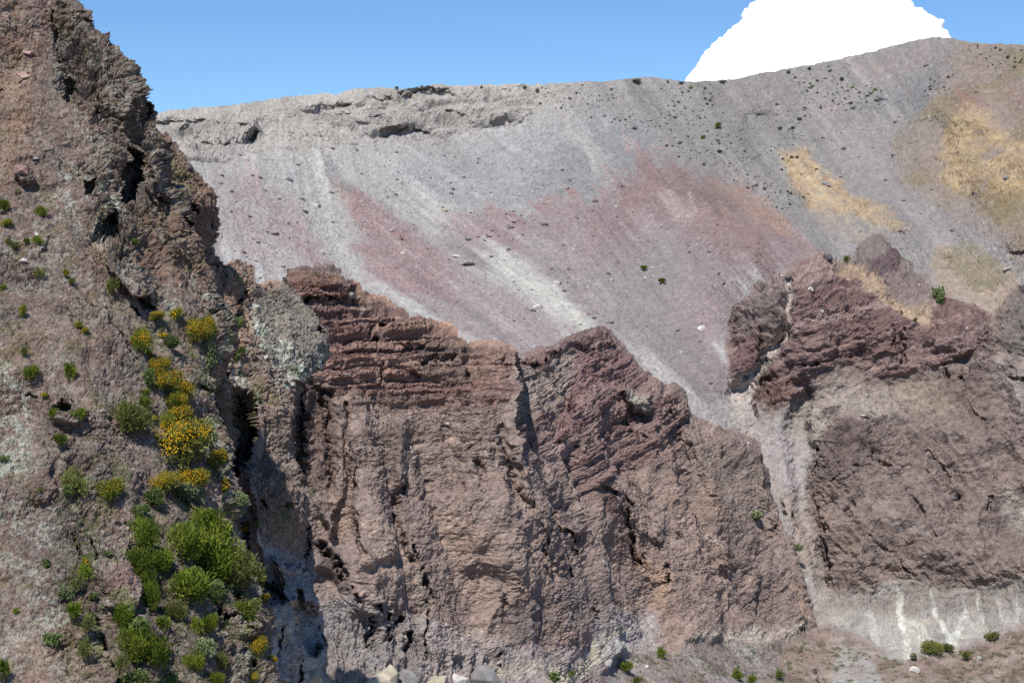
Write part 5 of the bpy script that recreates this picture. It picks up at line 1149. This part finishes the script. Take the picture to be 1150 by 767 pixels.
# ------------------------------------------------------------------ cloud
def cloud():
    r = random.Random(21); D = 1500.
    outl = [(760,110),(775,84),(790,62),(798,52),(815,38),(830,26),(836,12),(850,0),(866,-16),(900,-34),(940,-34),(972,-14),(990,4),(1004,-2),(1016,-6),(1026,12),(1042,17),(1052,20),(1060,28),(1066,44),(1072,70),(1080,140),(760,140)]
    bm = bmesh.new(); k = D / F
    pts = []
    n = len(outl)
    for i in range(n - 2):
        (x0, y0), (x1, y1) = outl[i], outl[i + 1]; L_ = math.hypot(x1 - x0, y1 - y0); m = max(1, int(L_ / 7))
        for j in range(m):
            t = j / m; R_ = r.uniform(5, 12); x = x0 + (x1 - x0) * t; y = y0 + (y1 - y0) * t; c = Vector((925 - x, 90 - y)).normalized()
            pts.append((x + c.x * R_, y + c.y * R_, r.uniform(-20, 30), R_))
    for _ in range(120):
        x = r.uniform(790, 1055); y = r.uniform(0, 135)
        if poly(np.array([[x]]), np.array([[y]]), outl, .5)[0, 0] < .5: continue
        d = min(math.hypot(x - a, y - b) for a, b in outl); R_ = min(r.uniform(18, 40), d * .95)
        if R_ > 5: pts.append((x, y, r.uniform(-30, 20), R_))
    for x, y, dz, R_ in pts:
        dz = dz * .6 - (y - 40) * 1.5; c = at(x, y, D + dz * k)
        bmesh.ops.create_icosphere(bm, subdivisions=5 if R_ > 14 else 4, radius=R_ * k, matrix=Matrix.Translation((c[0], c[1], c[2])))
    m0 = bpy.data.meshes.new('cloud_raw'); bm.to_mesh(m0); bm.free(); ob = bpy.data.objects.new('cloud_raw', m0); C.objects.link(ob)
    md = ob.modifiers.new('r', 'REMESH'); md.mode = 'VOXEL'; md.voxel_size = 1.6
    ms = ob.modifiers.new('s', 'SMOOTH'); ms.factor = .5; ms.iterations = 4
    dg = bpy.context.evaluated_depsgraph_get(); me = bpy.data.meshes.new_from_object(ob.evaluated_get(dg)); me.name = 'cloud'
    bpy.data.objects.remove(ob); bpy.data.meshes.remove(m0)
    V = np.empty(len(me.vertices) * 3, np.float32); me.vertices.foreach_get('co', V); V = V.reshape(-1, 3)
    Nn = np.empty(len(me.vertices) * 3, np.float32); me.vertices.foreach_get('normal', Nn); Nn = Nn.reshape(-1, 3)
    P = V[None]; dd = 4.2 * fbm(P, 21, 3, 501, gain=.5)[0] + 1.1 * fbm(P, 6.5, 3, 502, gain=.55)[0]
    V = V + Nn * dd[:, None]; me.vertices.foreach_set('co', V.ravel()); me.polygons.foreach_set('use_smooth', np.ones(len(me.polygons), bool))
    m = bpy.data.materials.new('cloud_vapour'); m.use_nodes = True; b = m.node_tree.nodes['Principled BSDF']; b.inputs['Base Color'].default_value = (.97, .97, .97, 1); b.inputs['Roughness'].default_value = 1; b.inputs['Specular IOR Level'].default_value = 0
    tr = N(m.node_tree, 'ShaderNodeBsdfTranslucent'); tr.inputs[0].default_value = (.98, .98, .98, 1); mxs = N(m.node_tree, 'ShaderNodeMixShader'); mxs.inputs[0].default_value = 0.; b.inputs['Subsurface Weight'].default_value = 1.; b.inputs['Subsurface Radius'].default_value = (1, 1, 1); b.inputs['Subsurface Scale'].default_value = 14.; mo = m.node_tree.nodes['Material Output']; m.node_tree.links.new(b.outputs[0], mxs.inputs[1]); m.node_tree.links.new(tr.outputs[0], mxs.inputs[2]); m.node_tree.links.new(mxs.outputs[0], mo.inputs[0])
    nz = N(m.node_tree, 'ShaderNodeTexNoise'); nz.inputs['Scale'].default_value = .02; cr = N(m.node_tree, 'ShaderNodeMapRange'); cr.inputs['To Min'].default_value = .95; cr.inputs['To Max'].default_value = .99
    m.node_tree.links.new(nz.outputs['Fac'], cr.inputs['Value']); m.node_tree.links.new(cr.outputs[0], b.inputs['Base Color'])
    me.materials.append(m); o = bpy.data.objects.new('cloud', me); C.objects.link(o); o['label'] = 'bright white cumulus cloud behind the summit'; o['category'] = 'cloud'; o['kind'] = 'structure'
cloud()
# ================================================================== ground, sky, sun, camera
def build_world():
    P = np.array([[[x, y, -185.] for x in np.linspace(-6000, 6000, 30)] for y in np.linspace(-5000, 9000, 30)])
    P[..., 2] += 0
    sheet('ground', P, np.zeros(P.shape) + lin((150,135,128)) * .75, rock_mat('ground_rock', 2, 6), 'dusty grey crater floor and land below', 'ground')
    sc = bpy.context.scene
    w = bpy.data.worlds.new('World'); sc.world = w; w.use_nodes = True
    nt = w.node_tree; nt.nodes.clear()
    out = N(nt, 'ShaderNodeOutputWorld'); bg = N(nt, 'ShaderNodeBackground'); sky = N(nt, 'ShaderNodeTexSky', sky_type='NISHITA')
    sun = Vector((-.46, -.34, .0)); sun.z = 0
    el = math.radians(SUN_EL); az = math.radians(SUN_AZ)   # az: compass from +Y clockwise
    sky.sun_disc = False; sky.sun_elevation = el; sky.sun_rotation = az
    sky.altitude = 1200; sky.air_density = AIR; sky.dust_density = DUST; sky.ozone_density = OZ
    bg.inputs['Strength'].default_value = SKY
    tint = N(nt, 'ShaderNodeMix', data_type='RGBA', blend_type='MULTIPLY'); tint.inputs[0].default_value = 1; tint.inputs[7].default_value = (.73, .93, 1.12, 1)
    nt.links.new(sky.outputs[0], tint.inputs[6]); nt.links.new(tint.outputs[2], bg.inputs[0]); nt.links.new(bg.outputs[0], out.inputs[0])
    sd = bpy.data.lights.new('sun', 'SUN'); sd.energy = SUN; sd.angle = math.radians(.53); sd.color = (1, .965, .91)
    so = bpy.data.objects.new('sun', sd); C.objects.link(so)
    dirv = Vector((math.sin(az) * math.cos(el), math.cos(az) * math.cos(el), math.sin(el)))
    so.rotation_euler = dirv.to_track_quat('Z', 'Y').to_euler()
    cd = bpy.data.cameras.new('camera'); co = bpy.data.objects.new('camera', cd); C.objects.link(co)
    cd.lens = 50; cd.sensor_width = 36; cd.clip_end = 30000; cd.clip_start = .5
    co.location = (0, 0, 0); co.rotation_euler = (math.pi / 2 - PITCH, 0, 0)
    sc.camera = co
    vs = sc.view_settings; vs.view_transform = 'Standard'; vs.look = 'None'; vs.gamma = 1; vs.exposure = EXPO; vs.use_curve_mapping = False
    sc.cycles.max_bounces = 5; sc.cycles.diffuse_bounces = 3; sc.cycles.use_denoising = False
SUN_EL, SUN_AZ, SKY, SUN, EXPO, AIR, DUST, OZ = 58, 199, .098, 4.7, .33, 1., .0, 4.
build_world()
